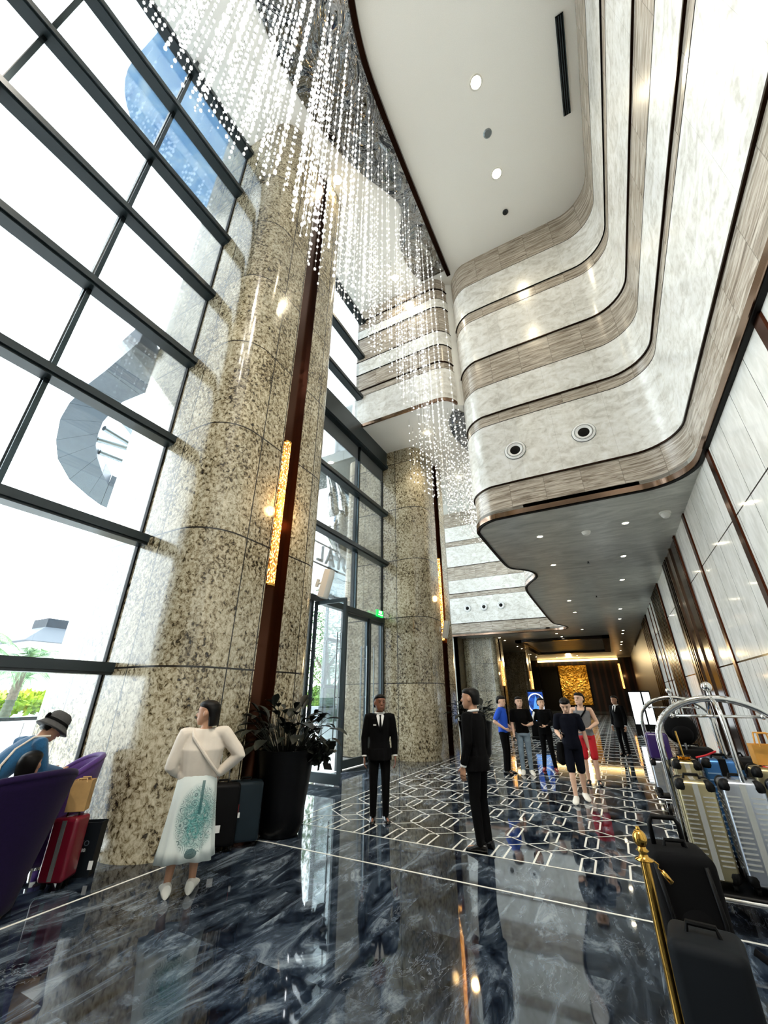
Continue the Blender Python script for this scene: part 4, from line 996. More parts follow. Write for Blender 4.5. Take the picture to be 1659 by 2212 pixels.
person('person', 'doorman in black suit, white shirt and tie facing forward by the open glass door', (-3.33, 6.1, 0), (.55, -.83), 1.64, head=(12, 0), top='suit', cols={'skin': M['skin_dark'], 'badge': 1, 'handL': (0, .25, -1), 'handR': (0, .25, -1)}, vox=.009,
       pose={'elL': (-.14, -.01, .635), 'elR': (.14, -.01, .635), 'wrL': (-.142, .02, .49), 'wrR': (.142, .02, .49)})
person('person', 'man in black suit seen from the side, white cuff showing, looking left', (-1.70, 5.66, 0), (-.90, .18), 1.71, head=(14, 0), top='suit', cols={'skin': M['skin'], 'handL': (0, .15, -1), 'handR': (0, .15, -1)}, vox=.009,
       pose={'elL': (-.132, -.01, .64), 'wrL': (-.13, .04, .495)})
person('person', 'man in royal blue polo shirt and black trousers with a hand on his hip', (-2.53, 10.85, 0), (.93, -.1), 1.62, head=(-10, -12), top='polo', cols={'top': M['blue_cloth'], 'skin': M['skin_pale'], 'handR': (-.3, .8, -.4)}, vox=.011,
       pose={'elR': (.155, -.07, .655), 'wrR': (.11, .06, .57), 'elL': (-.15, -.05, .65), 'wrL': (-.11, .07, .58)})
t, J, th = person('person', 'man in black t-shirt and faded jeans with white sneakers, holding a phone low', (-2.12, 10.98, 0), (.25, -.97), 1.6, head=(10, 0), top='tee', cols={'skin': M['skin_pale'], 'bottom': M['denim'], 'shoes': M['white_shoe'], 'handL': (.9, .5, .1)}, vox=.011,
       pose={'elR': (.135, .0, .63), 'wrR': (.13, .07, .5), 'elL': (-.15, .0, .64), 'wrL': (-.075, .085, .62)})
person('person', 'man in black long-sleeved top with white sleeve stripe and red sneakers, arms folded in front', (-1.72, 11.75, 0), (.1, -1), 1.57, head=(20, 0), top='long', cols={'skin': M['skin_pale'], 'shoes': M['red_shoe'], 'handL': (1, .4, -.2), 'handR': (-1, .4, -.2), 'hair': M['hair']}, vox=.011,
       pose={'elR': (.15, .03, .655), 'wrR': (.03, .105, .62), 'elL': (-.15, .03, .655), 'wrL': (-.03, .12, .6), 'anL': (-.075, 0, .045), 'anR': (.085, 0, .045)})
t5 = COL.objects[-1].parent
b = MB(); b.limb([Vector((.125, .03, .79)) * 1.57, Vector((.165, .055, .68)) * 1.57], [.028, .024], 10); b.build('sleeve_stripe', M['white_cloth'], t5, smooth=True)
t, J, th = person('person', 'young man in navy t-shirt and shorts walking forward, looking down at his hand', (-.86, 8.75, 0), (.12, -.99), 1.59, head=(-6, -28), top='tee', bottom='shorts', cols={'top': M['navy'], 'bottom': M['navy'], 'skin': M['skin_pale'], 'shoes': M['white_shoe'], 'handR': (-.2, .8, .3), 'handL': (-.1, .1, -1)}, vox=.009,
       pose={'elR': (.14, -.01, .65), 'wrR': (.10, .12, .60), 'elL': (-.15, -.02, .64), 'wrL': (-.165, -.04, .50), 'knR': (.05, .06, .29), 'anR': (.05, .09, .047), 'knL': (-.05, .0, .285), 'anL': (-.05, -.07, .055), 'hd': (0, .035, .92)})
b = MB(); b.limb([(.19, .0, .80), (.2, .0, .6)], [.075, .09], 14); b.build('hip_bag', M['black_cloth'], t, smooth=True)
person('person', 'young man in grey tank top and scarlet shorts with a black sling strap, looking left', (-.72, 10.4, 0), (.05, -1), 1.68, head=(-28, 0), top='tank', bottom='shorts', cols={'top': M['grey_cloth'], 'bottom': M['red_cloth'], 'skin': M['skin_pale'], 'shoes': M['black_leather'], 'handL': (.9, .4, -.1), 'handR': (-.6, .5, -.3)}, vox=.011,
       pose={'elL': (-.16, -.01, .66), 'wrL': (-.06, .09, .60), 'elR': (.15, 0, .65), 'wrR': (.1, .08, .57)})
t7 = COL.objects[-1].parent
b = MB(); b.tube([Vector(p) * 1.68 for p in ((-.06, -.05, .80), (-.062, .0, .842), (-.05, .06, .80), (.0, .082, .74), (.06, .075, .68), (.105, .02, .62))], .016, 8); b.build('sling_strap', M['black_cloth'], t7, smooth=True)
person('person', 'dark silhouetted person in black clothes standing farthest down the hall', (-.05, 15.5, 0), (-.6, -.8), 1.62, head=(0, 0), top='suit', cols={'skin': M['skin']}, vox=.014)

# woman with the printed skirt, seen from behind
g = G('white_skirt_with_teal_print'); o_ = g.obj(); u = g.xyz(o_)
n1 = g.noise(o_, 9, 5, .7, 1.4); n2 = g.noise(o_, 15, 3, .55, 3.5)
def sq(v, c, r): return g.math('POWER', g.math('DIVIDE', g.math('SUBTRACT', v, c), r), 2.0)
el_ = g.math('ADD', sq(u[0], .05, .17), sq(u[2], .58, .26)); mk = g.math('MULTIPLY', g.math('SUBTRACT', 1.25, el_), 1.0)
rear = g.math('LESS_THAN', u[1], 0.02)
wash = g.math('MULTIPLY', rear, g.math('MULTIPLY', mk, g.ramp(n1, [(.30, (.15, .15, .15, 1)), (.6, (1, 1, 1, 1))])))
vr = g.n('TexVoronoi'); g.set(vr, 'Vector', g.mapping(o_, (1, .3, 1))); vr.inputs['Scale'].default_value = 14
fl = g.math('LESS_THAN', g.math('ABSOLUTE', g.math('SUBTRACT', g.math('FLOORED_MODULO', vr.outputs[0], .2), .1)), .018)
fl = g.math('MULTIPLY', g.math('MULTIPLY', fl, rear), g.math('MULTIPLY', g.math('GREATER_THAN', mk, .25), .75))
ink = g.math('MULTIPLY', rear, g.math('MULTIPLY', mk, g.ramp(g.math('ABSOLUTE', g.math('SUBTRACT', n2, .5)), [(0, (1, 1, 1, 1)), (.03, (.2, .2, .2, 1)), (.05, (0, 0, 0, 1))])))
neck = g.math('MULTIPLY', rear, g.math('MULTIPLY', g.math('LESS_THAN', g.math('ABSOLUTE', g.math('SUBTRACT', u[0], .07)), .013), g.math('MULTIPLY', g.math('LESS_THAN', u[2], .88), g.math('GREATER_THAN', u[2], .62))))
pot = g.math('MULTIPLY', rear, g.math('LESS_THAN', g.math('ADD', sq(u[0], .05, .05), sq(u[2], .33, .035)), 1.0))
ccol = g.mix(g.math('MINIMUM', g.math('MAXIMUM', wash, 0.0), 1.0), sr('dfe6e2'), sr('5f9f9b')); ccol = g.mix(g.math('MINIMUM', g.math('MAXIMUM', g.math('MAXIMUM', ink, fl), 0.0), .8), ccol, sr('1f4b50')); ccol = g.mix(g.math('MULTIPLY', g.math('MAXIMUM', neck, pot), .8), ccol, sr('24575a'))
M['skirt'] = g.bsdf(ccol, .8)
HW = 1.58
tw, J, th = person('person', 'woman seen from behind in cream blouse, white teal-printed skirt and white sneakers', (-3.84, 3.25, 0), (-.74, .67), HW, head=(72, 0), top='blouse', bottom='skirt', hairlong=.24, fat=1.34,
       cols={'top': M['cream_cloth'], 'skin': M['skin'], 'shoes': M['white_shoe'], 'handR': (-.35, .3, -.9), 'handL': (.4, .5, -.2)}, vox=.009,
       pose={'elR': (.235, -.02, .68), 'wrR': (.125, .02, .58), 'elL': (-.165, -.02, .63), 'wrL': (-.10, .06, .575), 'shL': (-.118, 0, .80), 'shR': (.118, 0, .805), 'anL': (-.07, .0, .045), 'anR': (.06, .02, .045), 'hd': (-.005, .0, .925)})
b = MB(); R = []; n = 64
for z, rx, ry, pl in ((.615, .094, .074, 0), (.59, .100, .080, .004), (.55, .116, .094, .008), (.45, .126, .100, .02), (.33, .138, .108, .04), (.22, .150, .116, .06), (.165, .158, .122, .075)):
    R.append([Vector((rx * HW * math.cos(a) * (1 + pl * math.sin(a * 11 + 1)), ry * HW * math.sin(a) * (1 + pl * math.sin(a * 11 + 1)), z * HW + (.012 * math.sin(a * 3) if z < .2 else 0))) for a in [2 * PI * k / n for k in range(n)]])
b.rings(R); b.build('skirt', M['skirt'], tw, smooth='all')
b = MB(); b.tube([Vector(p) * HW for p in ((-.07, .03, .81), (-.075, -.01, .832), (-.06, -.075, .79), (0, -.098, .72), (.06, -.098, .65), (.11, -.06, .59), (.125, -.01, .575))], .016, 8); b.build('crossbody_strap', M['cream_cloth'], tw, smooth=True)

# woman in teal sweater and grey bucket hat bending forward
tb, J, th = person('person', 'person in teal knit sweater and grey bucket hat bending forward by the window', (-5.35, 2.2, 0), (-.1, 1.0), 1.56, head=(-6, -38), top='long', cols={'top': M['teal'], 'skin': M['skin'], 'handL': (.2, 1, -.2), 'handR': (.1, 1, -.2)}, vox=.009,
       pose={'pel': (0, -.10, .53), 'waist': (0, -.04, .60), 'chest': (0, .06, .69), 'nk': (0, .16, .775), 'hd': (0, .235, .845), 'shL': (-.10, .12, .765), 'shR': (.105, .12, .765), 'elL': (-.12, .19, .62), 'elR': (.12, .17, .62), 'wrL': (-.06, .33, .58), 'wrR': (.07, .32, .58), 'hpL': (-.05, -.09, .51), 'hpR': (.05, -.09, .51)})
HRm = Matrix.Translation(J['hd']) @ Matrix.Rotation(math.radians(-6), 4, 'Z') @ Matrix.Rotation(math.radians(-30), 4, 'X')
b = MB(); n = 28; hr = .135 * 1.56
b.rings([[HRm @ Vector((r * hr * math.cos(2 * PI * k / n), (r * 1.12 * math.sin(2 * PI * k / n) - .03) * hr, z * hr)) for k in range(n)] for r, z in ((.74, -.10), (.70, -.04), (.54, .16), (.49, .26), (.49, .42), (.45, .58), (.33, .70), (.1, .75))])
hat = b.build('bucket_hat', M['felt'], tb, smooth='all')
b = MB(); b.rings([[HRm @ Vector((r * hr * math.cos(2 * PI * k / n), (r * 1.12 * math.sin(2 * PI * k / n) - .03) * hr, z * hr)) for k in range(n)] for r, z in ((.56, .17), (.51, .30))], cap=False); b.limb([HRm @ Vector((-.1 * hr, -.6 * hr, .25 * hr)), HRm @ Vector((.1 * hr, -.68 * hr, .34 * hr))], [.02, .018], 8); b.build('hat_band', M['black_cloth'], tb, smooth='all')
b = MB(); b.tube([Vector(p) * 1.56 for p in ((.07, .19, .80), (.06, .10, .80), (.05, .02, .74), (.085, -.05, .66), (.10, -.06, .6))], .011, 8); b.build('pale_strap', M['cream_cloth'], tb, smooth=True)
# seated person, only the dark head shows above the chair
ts, J, th = person('person', 'person seated in the near purple chair, only the dark round head showing above its back', (-5.1, 2.32, -.42), (-.5, .5), 1.55, head=(0, 0), top='long', bottom='none', legs=False, hairlong=.1, cols={'top': M['white_cloth'], 'skin': M['skin'], 'handL': (0, 1, -.2), 'handR': (0, 1, -.2)}, vox=.011,
       pose={'wrL': (-.09, .18, .60), 'wrR': (.09, .18, .60), 'elL': (-.13, .03, .64), 'elR': (.13, .03, .64)})

# phones held in the hand
M['phone'] = pm('dark_phone', '0a0c10', .2)
for (lx, ly, vx, vy, H_, w_, l_) in ((-2.12, 10.98, .25, -.97, 1.6, (.13, .10, .445), 'small dark phone held low by the man in the black t-shirt'), (-.86, 8.75, .12, -.99, 1.59, (.085, .175, .625), 'dark phone the walking man in navy shorts looks down at')):
    th_ = math.atan2(-vx, vy); v_ = Matrix.Rotation(th_, 3, 'Z') @ (Vector(w_) * H_) + Vector((lx, ly, 0))
    o = box_obj('phone', -.036, .036, -.075, .075, -.005, .005, M['phone'], None, .003); o.location = v_; o.rotation_euler = (.5, 0, th_); tag(o, l_, 'phone')
# ================================================================== FURNITURE AND LUGGAGE
M['purple'] = pm('purple_velvet', '46206c', .8, nz=.12, ns=60, sheen=.2)
M['purple_deep'] = pm('deep_purple_velvet', '1c0d33', .9, nz=.1, ns=60, sheen=.06)
def egg_chair(label, x, y, vec, mat, Hc=.95, Rr=.42, zlo=.10, kb=.52, kp=.55):
    th = math.atan2(-vec[0], vec[1]); t = thing('armchair', label, 'chair', (x, y, 0), th)
    def shell(inset, n=30, rows=12):
        R = []
        for k in range(rows + 1):
            v = k / rows; ring = []
            for i in range(n + 1):
                a = -PI / 2 + (i / n - .5) * 2 * 2.15     # centred on the back (-y)
                s_ = abs(i / n - .5) * 2; rim = Hc * (1 - .40 * s_ ** 2.4); z = zlo + (rim - zlo) * v
                r = Rr * (kb + (1 - kb) * v ** kp) - inset
                ring.append(Vector((r * math.cos(a) * 1.0, r * math.sin(a) * .95, z)))
            R.append(ring)
        return R
    A = shell(0); B = shell(.055); b = MB(); n = len(A[0]); rows = len(A)
    vs = [p for r in A for p in r] + [p for r in B for p in r]; off = n * rows; fs = []
    for k in range(rows - 1):
        for i in range(n - 1):
            a = k * n + i; fs += [(a, a + 1, a + n + 1, a + n), (a + off, a + off + n, a + off + n + 1, a + off + 1)]
    for i in range(n - 1): fs += [(i, i + off, i + 1 + off, i + 1), ((rows - 1) * n + i, (rows - 1) * n + i + 1, (rows - 1) * n + i + 1 + off, (rows - 1) * n + i + off)]
    for k in range(rows - 1):
        fs += [(k * n, (k + 1) * n, (k + 1) * n + off, k * n + off), (k * n + n - 1, k * n + n - 1 + off, (k + 1) * n + n - 1 + off, (k + 1) * n + n - 1)]
    b.add(vs, fs); sh = b.build('shell', mat, t, smooth='all')
    b = MB(); b.tube([(p + q) / 2 + Vector((0, 0, .0)) for p, q in zip(A[-1], B[-1])], .032, 10); b.build('rim', mat, t, smooth='all')
    fz = lambda z: kb + (1 - kb) * ((z - zlo) / (Hc - zlo)) ** kp
    b = MB(); b.ell((0, .02, .40), Rr * fz(.40) - .06, Rr * fz(.40) * .95 - .06, .09, 24, 10); b.build('seat_cushion', mat, t, smooth='all')
    b = MB(); b.ell((0, -Rr * fz(.55) * .93 + .14, .64), Rr * .52, .09, .15, 20, 10); b.build('back_cushion', mat, t, smooth='all')
    b = MB(); b.lathe([(.30, 0), (.30, .02), (.05, .04), (.04, .14)]); b.build('swivel_base', M['chrome'], t, smooth=True)
    return t
egg_chair('large deep purple velvet armchair at the left picture edge, its back towards the viewer', -4.98, 2.12, (-.98, -.15), M['purple_deep'], 1.0, .54, .02, .62, 1.0)
egg_chair('bright purple velvet armchair against the near column, its hollow inner side showing', -5.52, 2.86, (-.35, -.9), M['purple'], 1.0, .38)
egg_chair('deep purple armchair at the right picture edge beside the marble wall', 1.78, 7.0, (-.6, .75), M['purple_deep'], 1.12, .50)
# ---- suitcases
def case(label, x, y, z, w, d, h, mats, rz=0, ribs=0, guards=False, seam=True, wheels=True, handle=0.0, name='suitcase', soft=False, guard_mat=None):
    """w along x, d along y"""
    t = thing(name, label, 'suitcase' if name == 'suitcase' else name, (x, y, z), rz)
    zb_ = .055 if wheels else 0.0
    o = box_obj('shell', -w / 2, w / 2, -d / 2, d / 2, zb_, h, mats[0], t, min(w, d) * .16, 5)
    if seam:
        b = MB(); e = .004
        b.box(-.02, .02, -d / 2 - e, d / 2 + e, zb_ + .02, h - .02); b.box(-.02, .02, -d / 2 + .05, d / 2 - .05, zb_ - .002, h + e); b.build('seam_band', mats[1], t)
    if ribs:
        for sx in (-1, 1):
            b = MB(); m_ = min(w, d) * .17
            for k in range(ribs):
                zz = zb_ + .11 + (h - zb_ - .22) * k / (ribs - 1)
                for sy in (-1, 1):
                    y_ = sy * d / 2
                    x0, x1 = sorted((sx * .035, sx * (w / 2 - m_ * .5))); b.box(x0, x1, min(y_, y_ + sy * .004), max(y_, y_ + sy * .004), zz - .005, zz + .005)
                x_ = sx * w / 2; b.box(min(x_, x_ + sx * .004), max(x_, x_ + sx * .004), -d / 2 + m_, d / 2 - m_, zz - .005, zz + .005)
            b.build('ribs', mats[1], t)
    if guards:
        gm = guard_mat or M['black_rubber']
        for sx in (-1, 1):
            for sy in (-1, 1):
                for zz in (zb_ + .045, h - .045):
                    b = MB(); b.ell((sx * (w / 2 - .04), sy * (d / 2 - .04), zz), .048, .048, .055, 14, 8); b.build('corner_guard', gm, t, smooth='all')
    if wheels:
        for sx in (-1, 1):
            for sy in (-1, 1):
                b = MB(); c = (sx * (w / 2 - .05), sy * (d / 2 - .06)); b.tube([(c[0] - .012, c[1], .027), (c[0] + .012, c[1], .027)], .027, 14); b.box(c[0] - .018, c[0] + .018, c[1] - .015, c[1] + .015, .03, .07); b.build('wheel', M['black_rubber'], t, smooth=True)
    b = MB(); b.tube([(-.06, 0, h - .005), (-.05, 0, h + .03), (.05, 0, h + .03), (.06, 0, h - .005)], .011, 8); b.build('carry_handle', M['black_rubber'], t, smooth=True)
    if handle:
        b = MB()
        for sx in (-1, 1): b.tube([(sx * .06, d / 2 - .05, h - .02), (sx * .06, d / 2 - .05, h + handle)], .009, 8)
        b.build('telescopic_rods', M['chrome'], t, smooth=True)
        b = MB(); b.tube([(-.075, d / 2 - .05, h + handle), (.075, d / 2 - .05, h + handle)], .016, 10); b.build('grip', M['black_rubber'], t, smooth=True)
    return t
M['black_rubber'] = pm('black_rubber', '040404', .5); M['slate_dark'] = pm('dark_slate_fabric', '0a0e12', .7); M['black_shell'] = pm('black_case_shell', '030304', .6); M['slate_shell'] = pm('slate_grey_case_shell', '1b262d', .5)
M['alu_gold'] = pm('champagne_aluminium', 'a59a78', .28, .85); M['alu_silver'] = pm('silver_aluminium', 'b4bac4', .25, .85); M['rib_light'] = pm('bright_rib', 'dcdcd6', .25, .8)
M['blue_shell'] = pm('metallic_blue_shell', '3c6ea6', .3, .6); M['rib_blue'] = pm('light_blue_rib', '9cc0e0', .3, .5); M['wine_shell'] = pm('wine_red_shell', '6f1024', .25); M['purple_shell'] = pm('glossy_purple_shell', '37245e', .2)
M['tan_leather'] = pm('tan_leather', 'b8935e', .55, nz=.08, ns=12); M['yellow_leather'] = pm('ochre_leather', 'd99a3c', .5, nz=.1, ns=10)
M['red_tag'] = pm('red_tag', 'd8202a', .5)
ta = case('black suitcase with raised handle just right of the woman in the printed skirt', -4.45, 4.16, 0, .42, .24, .66, (M['black_shell'], M['black_rubber']), rz=.85, handle=.38, seam=False)
b = MB(); b.box(-.03, .03, -.137, -.131, .2, .27); b.build('sticker', M['white_cloth'], ta)
tg = case('slate grey hard suitcase beside the dark planter, with a red and white luggage tag', -4.33, 4.42, 0, .42, .24, .66, (M['slate_shell'], M['black_rubber']), rz=.85, seam=False)
b = MB(); b.box(-.10, -.06, -.142, -.134, .36, .44); b.build('red_tag', M['red_tag'], tg); b = MB(); b.box(-.15, -.04, -.15, -.143, .31, .36); b.build('paper_tag', M['white_cloth'], tg)
case('wine red hard suitcase standing behind the near purple armchair, with a pale trim line', -5.0, 2.80, 0, .24, .22, .55, (M['wine_shell'], M['rib_light']), rz=.55)
def tote(name, label, x, y, z, w, d, h, mat, rz, flare=1.15, handles=True, hh=.09):
    t = thing(name, label, 'bag', (x, y, z), rz); b = MB(); R = []
    for v, k in ((0, 1.0), (.5, 1 + (flare - 1) * .5), (1, flare)):
        R.append([Vector((sx * w / 2 * k, sy * d / 2, v * h)) for sx, sy in ((-1, -1), (1, -1), (1, 1), (-1, 1))])
    R.append([p * .97 if False else Vector((p.x * .96, p.y * .9, h)) for p in R[-1]]); R.append([Vector((p.x, p.y, h * .4)) for p in R[-1]])
    b.rings(R); b.build('bag_body', mat, t)
    if handles:
        for sy in (-1, 1):
            q = MB(); q.tube([(-w * .25, sy * d * .48, h - .02), (-w * .2, sy * d * .4, h + hh), (w * .2, sy * d * .4, h + hh), (w * .25, sy * d * .48, h - .02)], .008, 8); q.build('handle', mat, t, smooth=True)
    return t
tote('tan_bag', 'tan leather bag resting on the wine red suitcase behind the near purple armchair', -5.0, 2.82, .585, .17, .12, .26, M['tan_leather'], .75, 1.05, True, .015)
tk = tote('shopping_bag', 'black paper shopping bag with small pale lettering, standing by the column base', -5.1, 3.06, 0, .24, .13, .44, pm('black_bag_paper', '10151a', .5), .62, 1.12, False)
RF = Matrix.Rotation(PI / 2, 4, 'X')
text('lettering', 'IOTO', .065, pm('faded_grey_print', '59616a', .6), tk, .001, Matrix.Translation((-.02, -.073, .27)) @ RF)
text('lettering', 'R-48B', .04, M['white_cloth'], tk, .001, Matrix.Translation((-.01, -.073, .215)) @ RF)
b = MB(); b.box(.10, .14, -.074, -.072, .06, .13); b.build('sticker', M['white_cloth'], tk)
# ---- planters with dark foliage
def planter(label, x, y, h, r0, r1, seed, hp_=.75):
    t = thing('potted_plant', label, 'plant', (x, y, 0)); b = MB()
    b.lathe([(r0 * .75, 0), (r0 * .82, .02), (r0, .14), (r0 * 1.02, .3), (r1, h), (r1 * .92, h), (r1 * .9, h - .06)], n=36); b.build('planter', M['dark_planter'], t, smooth=True)
    b = MB(); b.lathe([(.001, h - .08), (r1 * .91, h - .08), (r1 * .91, h - .06), (.001, h - .06)], n=24); b.build('soil', M['black'], t)
    rr = random.Random(seed); b = MB(); sb = MB()
    for k in range(95):
        a = rr.uniform(0, 2 * PI); sp = rr.uniform(.1, 1) ** .7; L = rr.uniform(.25, hp_); el = PI / 2 - sp * rr.uniform(.5, 1.25)
        base = Vector((math.cos(a) * r1 * .6 * sp, math.sin(a) * r1 * .6 * sp, h - .06)); d = Vector((math.cos(a) * math.cos(el), math.sin(a) * math.cos(el), math.sin(el)))
        tip = base + d * L; sb.tube([base, base.lerp(tip, .6) + Vector((0, 0, .02)), tip], [.006, .005, .003], 5)
        ll = rr.uniform(.16, .30); ld = (d + Vector((0, 0, -.55)) + Vector((rr.uniform(-.3, .3), rr.uniform(-.3, .3), 0))).normalized(); s_ = ld.cross(Vector((0, 0, 1))).normalized(); up = s_.cross(ld)
        P = []
        for i in range(7):
            u = i / 6; w = ll * .26 * math.sin(PI * min(1, u * .93 + .04)) ** .8; c = tip + ld * ll * u + Vector((0, 0, -.07 * u * u))
            P += [c - s_ * w + up * w * .35, c, c + s_ * w + up * w * .35]
        b.add(P, [f for i in range(6) for f in ((i * 3, i * 3 + 1, i * 3 + 4, i * 3 + 3), (i * 3 + 1, i * 3 + 2, i * 3 + 5, i * 3 + 4))])
    sb.build('stems', M['leaf_dark'], t, smooth=True); b.build('leaves', M['leaf_dark'], t, smooth='all'); return t
M['dark_planter'] = pm('glossy_black_planter', '030406', .3, 0, .2)
planter('tall black planter with dark glossy foliage in front of the near column', -4.20, 4.98, .96, .30, .40, 11, .62)
planter('dark planter with bushy plant beside the second column', -3.85, 13.0, .95, .40, .5, 12, .6)
shrub('fern', -3.86, 5.22, .76, .2, .2, .14, 160, .16, M['leaf_dark'], 'low ferny plant hanging over the right rim of the near black planter', 'plant', 33)
# ---- luggage carts
def arch_pts(w, z0, z1, n=18):
    P = [(-w / 2, z0)]; r = w / 2; zc = z1 - r * .72
    for k in range(n + 1):
        a = PI - PI * k / n; P.append((r * math.cos(a), zc + r * .72 * math.sin(a)))
    return P + [(w / 2, z0)]
def cart(label, x, y, rz=0):
    t = thing('luggage_cart', label, 'luggage cart', (x, y, 0), rz)
    box_obj('deck', -.52, .52, -.32, .32, .19, .25, M['black_rubber'], t, .02); 
    b = MB(); b.tube([(-.54, -.34, .22), (.54, -.34, .22), (.54, .34, .22), (-.54, .34, .22), (-.54, -.34, .22)], .018, 10); b.build('bumper_rail', M['chrome'], t, smooth=True)
    b = MB(); b.tube([(px_, 0, pz) for px_, pz in arch_pts(.98, .24, 1.60)], .029, 14); b.build('main_arch', M['chrome'], t, smooth='all')
    b = MB(); b.tube([(0, px_, pz) for px_, pz in arch_pts(.56, .24, 1.60)], .018, 12); b.build('cross_arch', M['chrome'], t, smooth='all')
    b = MB(); b.tube([(-.33, .0, 1.45), (.33, .0, 1.45)], .012, 10); b.ell((-.34, 0, 1.45), .022, .022, .022); b.ell((.34, 0, 1.45), .022, .022, .022); b.build('hanging_rail', M['chrome'], t, smooth='all')
    b = MB(); b.tube([(0, 0, 1.6), (0, 0, 1.66)], .014, 10); b.ell((0, 0, 1.70), .045, .045, .045, 20, 12); b.build('ball_finial', M['chrome'], t, smooth='all')
    for sx in (-1, 1):
        for sy in (-1, 1):
            b = MB(); c = (sx * .42, sy * .24); b.tube([(c[0] - .02, c[1], .085), (c[0] + .02, c[1], .085)], .085, 20); b.build('wheel', M['black_rubber'], t, smooth=True)
            b = MB(); b.tube([(c[0], c[1], .10), (c[0], c[1], .2)], .03, 10); b.build('caster_fork', M['chrome'], t, smooth=True)
    return t
cart('chrome birdcage luggage cart in the right foreground loaded with ribbed suitcases', .78, 5.05)
cart('chrome birdcage luggage cart standing farther back, behind the loaded one', .80, 8.6)
CR = (M['alu_gold'], M['rib_light']); CS = (M['alu_silver'], M['rib_light'])
case('champagne ribbed metal suitcase in the front row of the near cart, left one', .44, 4.86, .25, .27, .24, .72, CR, rz=.0, ribs=15, guards=True)
case('silver ribbed metal suitcase in the front row of the near cart, right one', .76, 4.86, .25, .29, .24, .74, CS, rz=.0, ribs=15, guards=True)
case('silver ribbed suitcase at the right end of the near cart, partly outside the picture', 1.1, 4.88, .25, .29, .22, .74, CS, rz=.0, ribs=15, guards=True)
case('small champagne ribbed suitcase behind the front row of the near cart, far left', .46, 5.25, .25, .22, .24, .82, CR, ribs=16, guards=True)
case('blue metallic ribbed suitcase with black bands in the back row of the near cart', .74, 5.3, .25, .30, .24, .84, (M['blue_shell'], M['rib_blue']), ribs=12, guards=True, seam=False)
q = MB(); q.box(-.028, .028, -.13, .13, .08, .845); q.build('strap', M['black_rubber'], COL.objects.get('suitcase.007') or COL.objects[-1].parent)
case('champagne hard case with a red and white sticker, right behind the silver cases', 1.08, 5.25, .25, .3, .26, .80, CR, guards=True)
st = COL.objects[-1].parent
q = MB(); q.box(-.05, .05, -.06, .02, .80, .803); q.build('red_sticker', M['red_tag'], st); q = MB(); q.box(-.03, .03, -.045, .005, .8031, .805); q.build('white_label', M['white_cloth'], st)
case('large black soft suitcase standing between the two carts', .98, 5.95, 0, .50, .30, 1.05, (M['black_shell'], M['black_rubber']), seam=False)
tote('ochre_bag', 'ochre yellow leather bag on the top of the case at the right picture edge', 1.12, 5.3, 1.06, .24, .12, .16, M['yellow_leather'], .1, 1.0)
case('silver ribbed suitcase on the deck of the far luggage cart', .42, 8.35, .25, .28, .3, .48, CS, ribs=12, guards=True)
case('glossy purple suitcase lying on top of the silver one on the far cart', .44, 8.35, .735, .30, .28, .36, (M['purple_shell'], M['purple_shell']), seam=False, wheels=False)
case('black suitcase on the deck of the far cart, right of the silver one', .92, 8.45, .25, .44, .3, .66, (M['black_shell'], M['black_rubber']), seam=False)
t = thing('backpack', 'bulky round black backpack on top of the luggage of the far cart', 'backpack', (.80, 8.4, .95)); b = MB(); b.ell((0, 0, .2), .22, .15, .22, 20, 12); b.build('body', M['black_cloth'], t, smooth='all'); b = MB(); b.ell((0, -.12, .14), .14, .07, .12, 16, 10); b.build('pocket', M['black_cloth'], t, smooth='all'); b = MB(); b.tube([(-.05, 0, .4), (0, 0, .46), (.05, 0, .4)], .01, 8); b.build('loop', M['black_rubber'], t, smooth=True)
t = thing('brass_stand', 'small brass stand with round plate and thin upright on the suitcase top', 'stand', (.46, 5.22, 1.07)); b = MB(); b.lathe([(.075, 0), (.08, .006), (.05, .014), (.06, .03), (.015, .036)], n=24); b.build('plate', M['brass'], t, smooth=True); b = MB(); b.tube([(0, 0, .03), (-.012, 0, .24)], .008, 8); b.build('upright', M['brass'], t, smooth=True)
q = MB(); q.tube([(-.08, 0, 0), (.0, .01, .02), (.09, 0, .06)], .008, 8); tag(q.build('red_strap', M['red_tag'], smooth=True, loc=(.64, 5.25, 1.09)), 'short red strap lying over the blue suitcase', 'strap')
# ---- foreground cases and rope post
tf = case('black soft suitcase with upright loop handle, standing right of the brass post', .14, 3.55, 0, .32, .34, .78, (M['black_cloth'], M['black_rubber']), rz=.12, seam=False)
b = MB(); b.tube([(-.11, .02, .76), (-.11, .02, .89), (-.09, .02, .92), (.03, .02, .92), (.05, .02, .89), (.05, .02, .76)], .014, 10); b.build('pull_handle', M['black_rubber'], tf, smooth='all')
b = MB(); b.tube([(-.04, -.172, .3), (-.12, -.176, .5), (-.15, -.175, .74)], .012, 8); b.tube([(.1, -.172, .3), (.12, -.176, .5), (.10, -.175, .74)], .012, 8); b.build('straps', M['black_rubber'], tf, smooth='all')
b = MB(); b.ell((0, -.15, .33), .15, .05, .24, 18, 10); b.build('front_pocket', M['black_cloth'], tf, smooth='all')
tf2 = case('dark slate suitcase closest to the viewer at the bottom right, its top edge shining', .125, 2.62, 0, .27, .24, .71, (M['slate_dark'] if 'slate_dark' in M else M['black_shell'], M['black_rubber']), rz=-.1, seam=False)
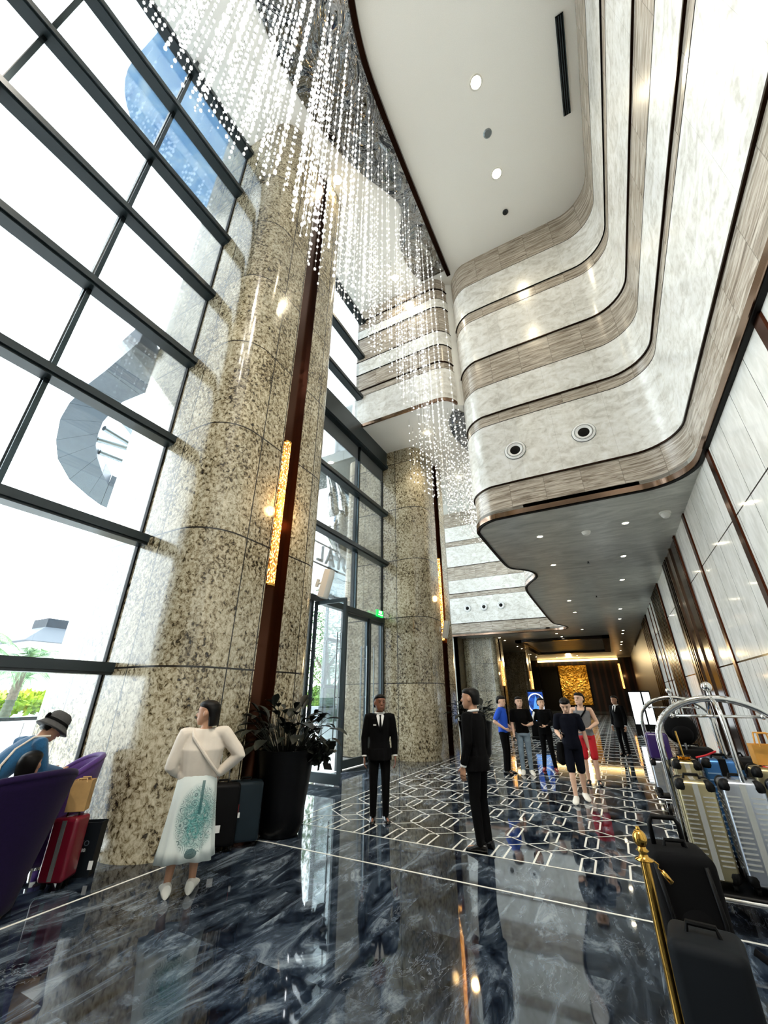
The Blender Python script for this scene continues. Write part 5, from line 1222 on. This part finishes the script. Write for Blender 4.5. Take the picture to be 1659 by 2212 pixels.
t = thing('rope_post', 'polished brass rope post with ball top in the right foreground', 'post', (-.035, 2.80, 0))
b = MB(); b.tube([(0, 0, .02), (0, 0, .90)], .0215, 20); b.build('pole', M['brass'], t, smooth=True)
b = MB(); b.lathe([(.019, .88), (.04, .885), (.042, .892), (.022, .90), (.018, .915), (.03, .925), (.018, .935), (.02, .945)], n=24); b.ell((0, 0, .972), .033, .033, .038, 24, 14); b.lathe([(.001, 1.0), (.012, 1.005), (.008, 1.02), (.001, 1.022)], n=12); b.build('ball_top', M['brass'], t, smooth='all')
b = MB(); b.lathe([(.17, 0), (.17, .012), (.03, .04), (.02, .06)], n=32); b.build('base', M['brass'], t, smooth=True)
b = MB(); b.tube([(.035, 0, .89), (.055, .01, .875), (.05, .01, .86), (.065, .01, .85)], .004, 8); b.tube([(.065, .01, .85), (.095, .015, .81)], [.010, .012], 12); b.build('rope_hook', M['brass'], t, smooth='all')
b = MB(); b.tube([(.34, 3.1, .52), (.55, 3.0, .42), (.8, 2.9, .36), (1.1, 2.8, .36)], .016, 10); tag(b.build('rope', M['black_cloth'], smooth=True), 'black barrier rope running off to the right in the foreground', 'rope')

# ================================================================== sub-parts
SUB = {'name_badge': 'jacket', 'tie': 'shirt', 'collar': 'shirt', 'cuffs': 'jacket', 'hat_band': 'bucket_hat', 'sleeve_stripe': 'sweater', 'ribs': 'shell', 'grip': 'telescopic_rods', 'ball_finial': 'main_arch',
       'end_cap': 'crystal_tube', 'opening': 'eyeball', 'soil': 'planter', 'ball_top': 'pole', 'eyebrows': 'body', 'eyes': 'body', 'mouth': 'body', 'inner_line': 'outer_ring', 'red_sticker': 'shell', 'sticker': 'shell'}
base = lambda n: n.split('.')[0]
kids = {}
for o in COL.objects:
    if o.parent: kids.setdefault(o.parent.name, []).append(o)
for pn, ch in list(kids.items()):
    by = {base(c.name): c for c in ch}
    for c in ch:
        k = SUB.get(base(c.name))
        if k in by and c.type == 'MESH' and by[k].location.length < 1e-6: c.parent = by[k]
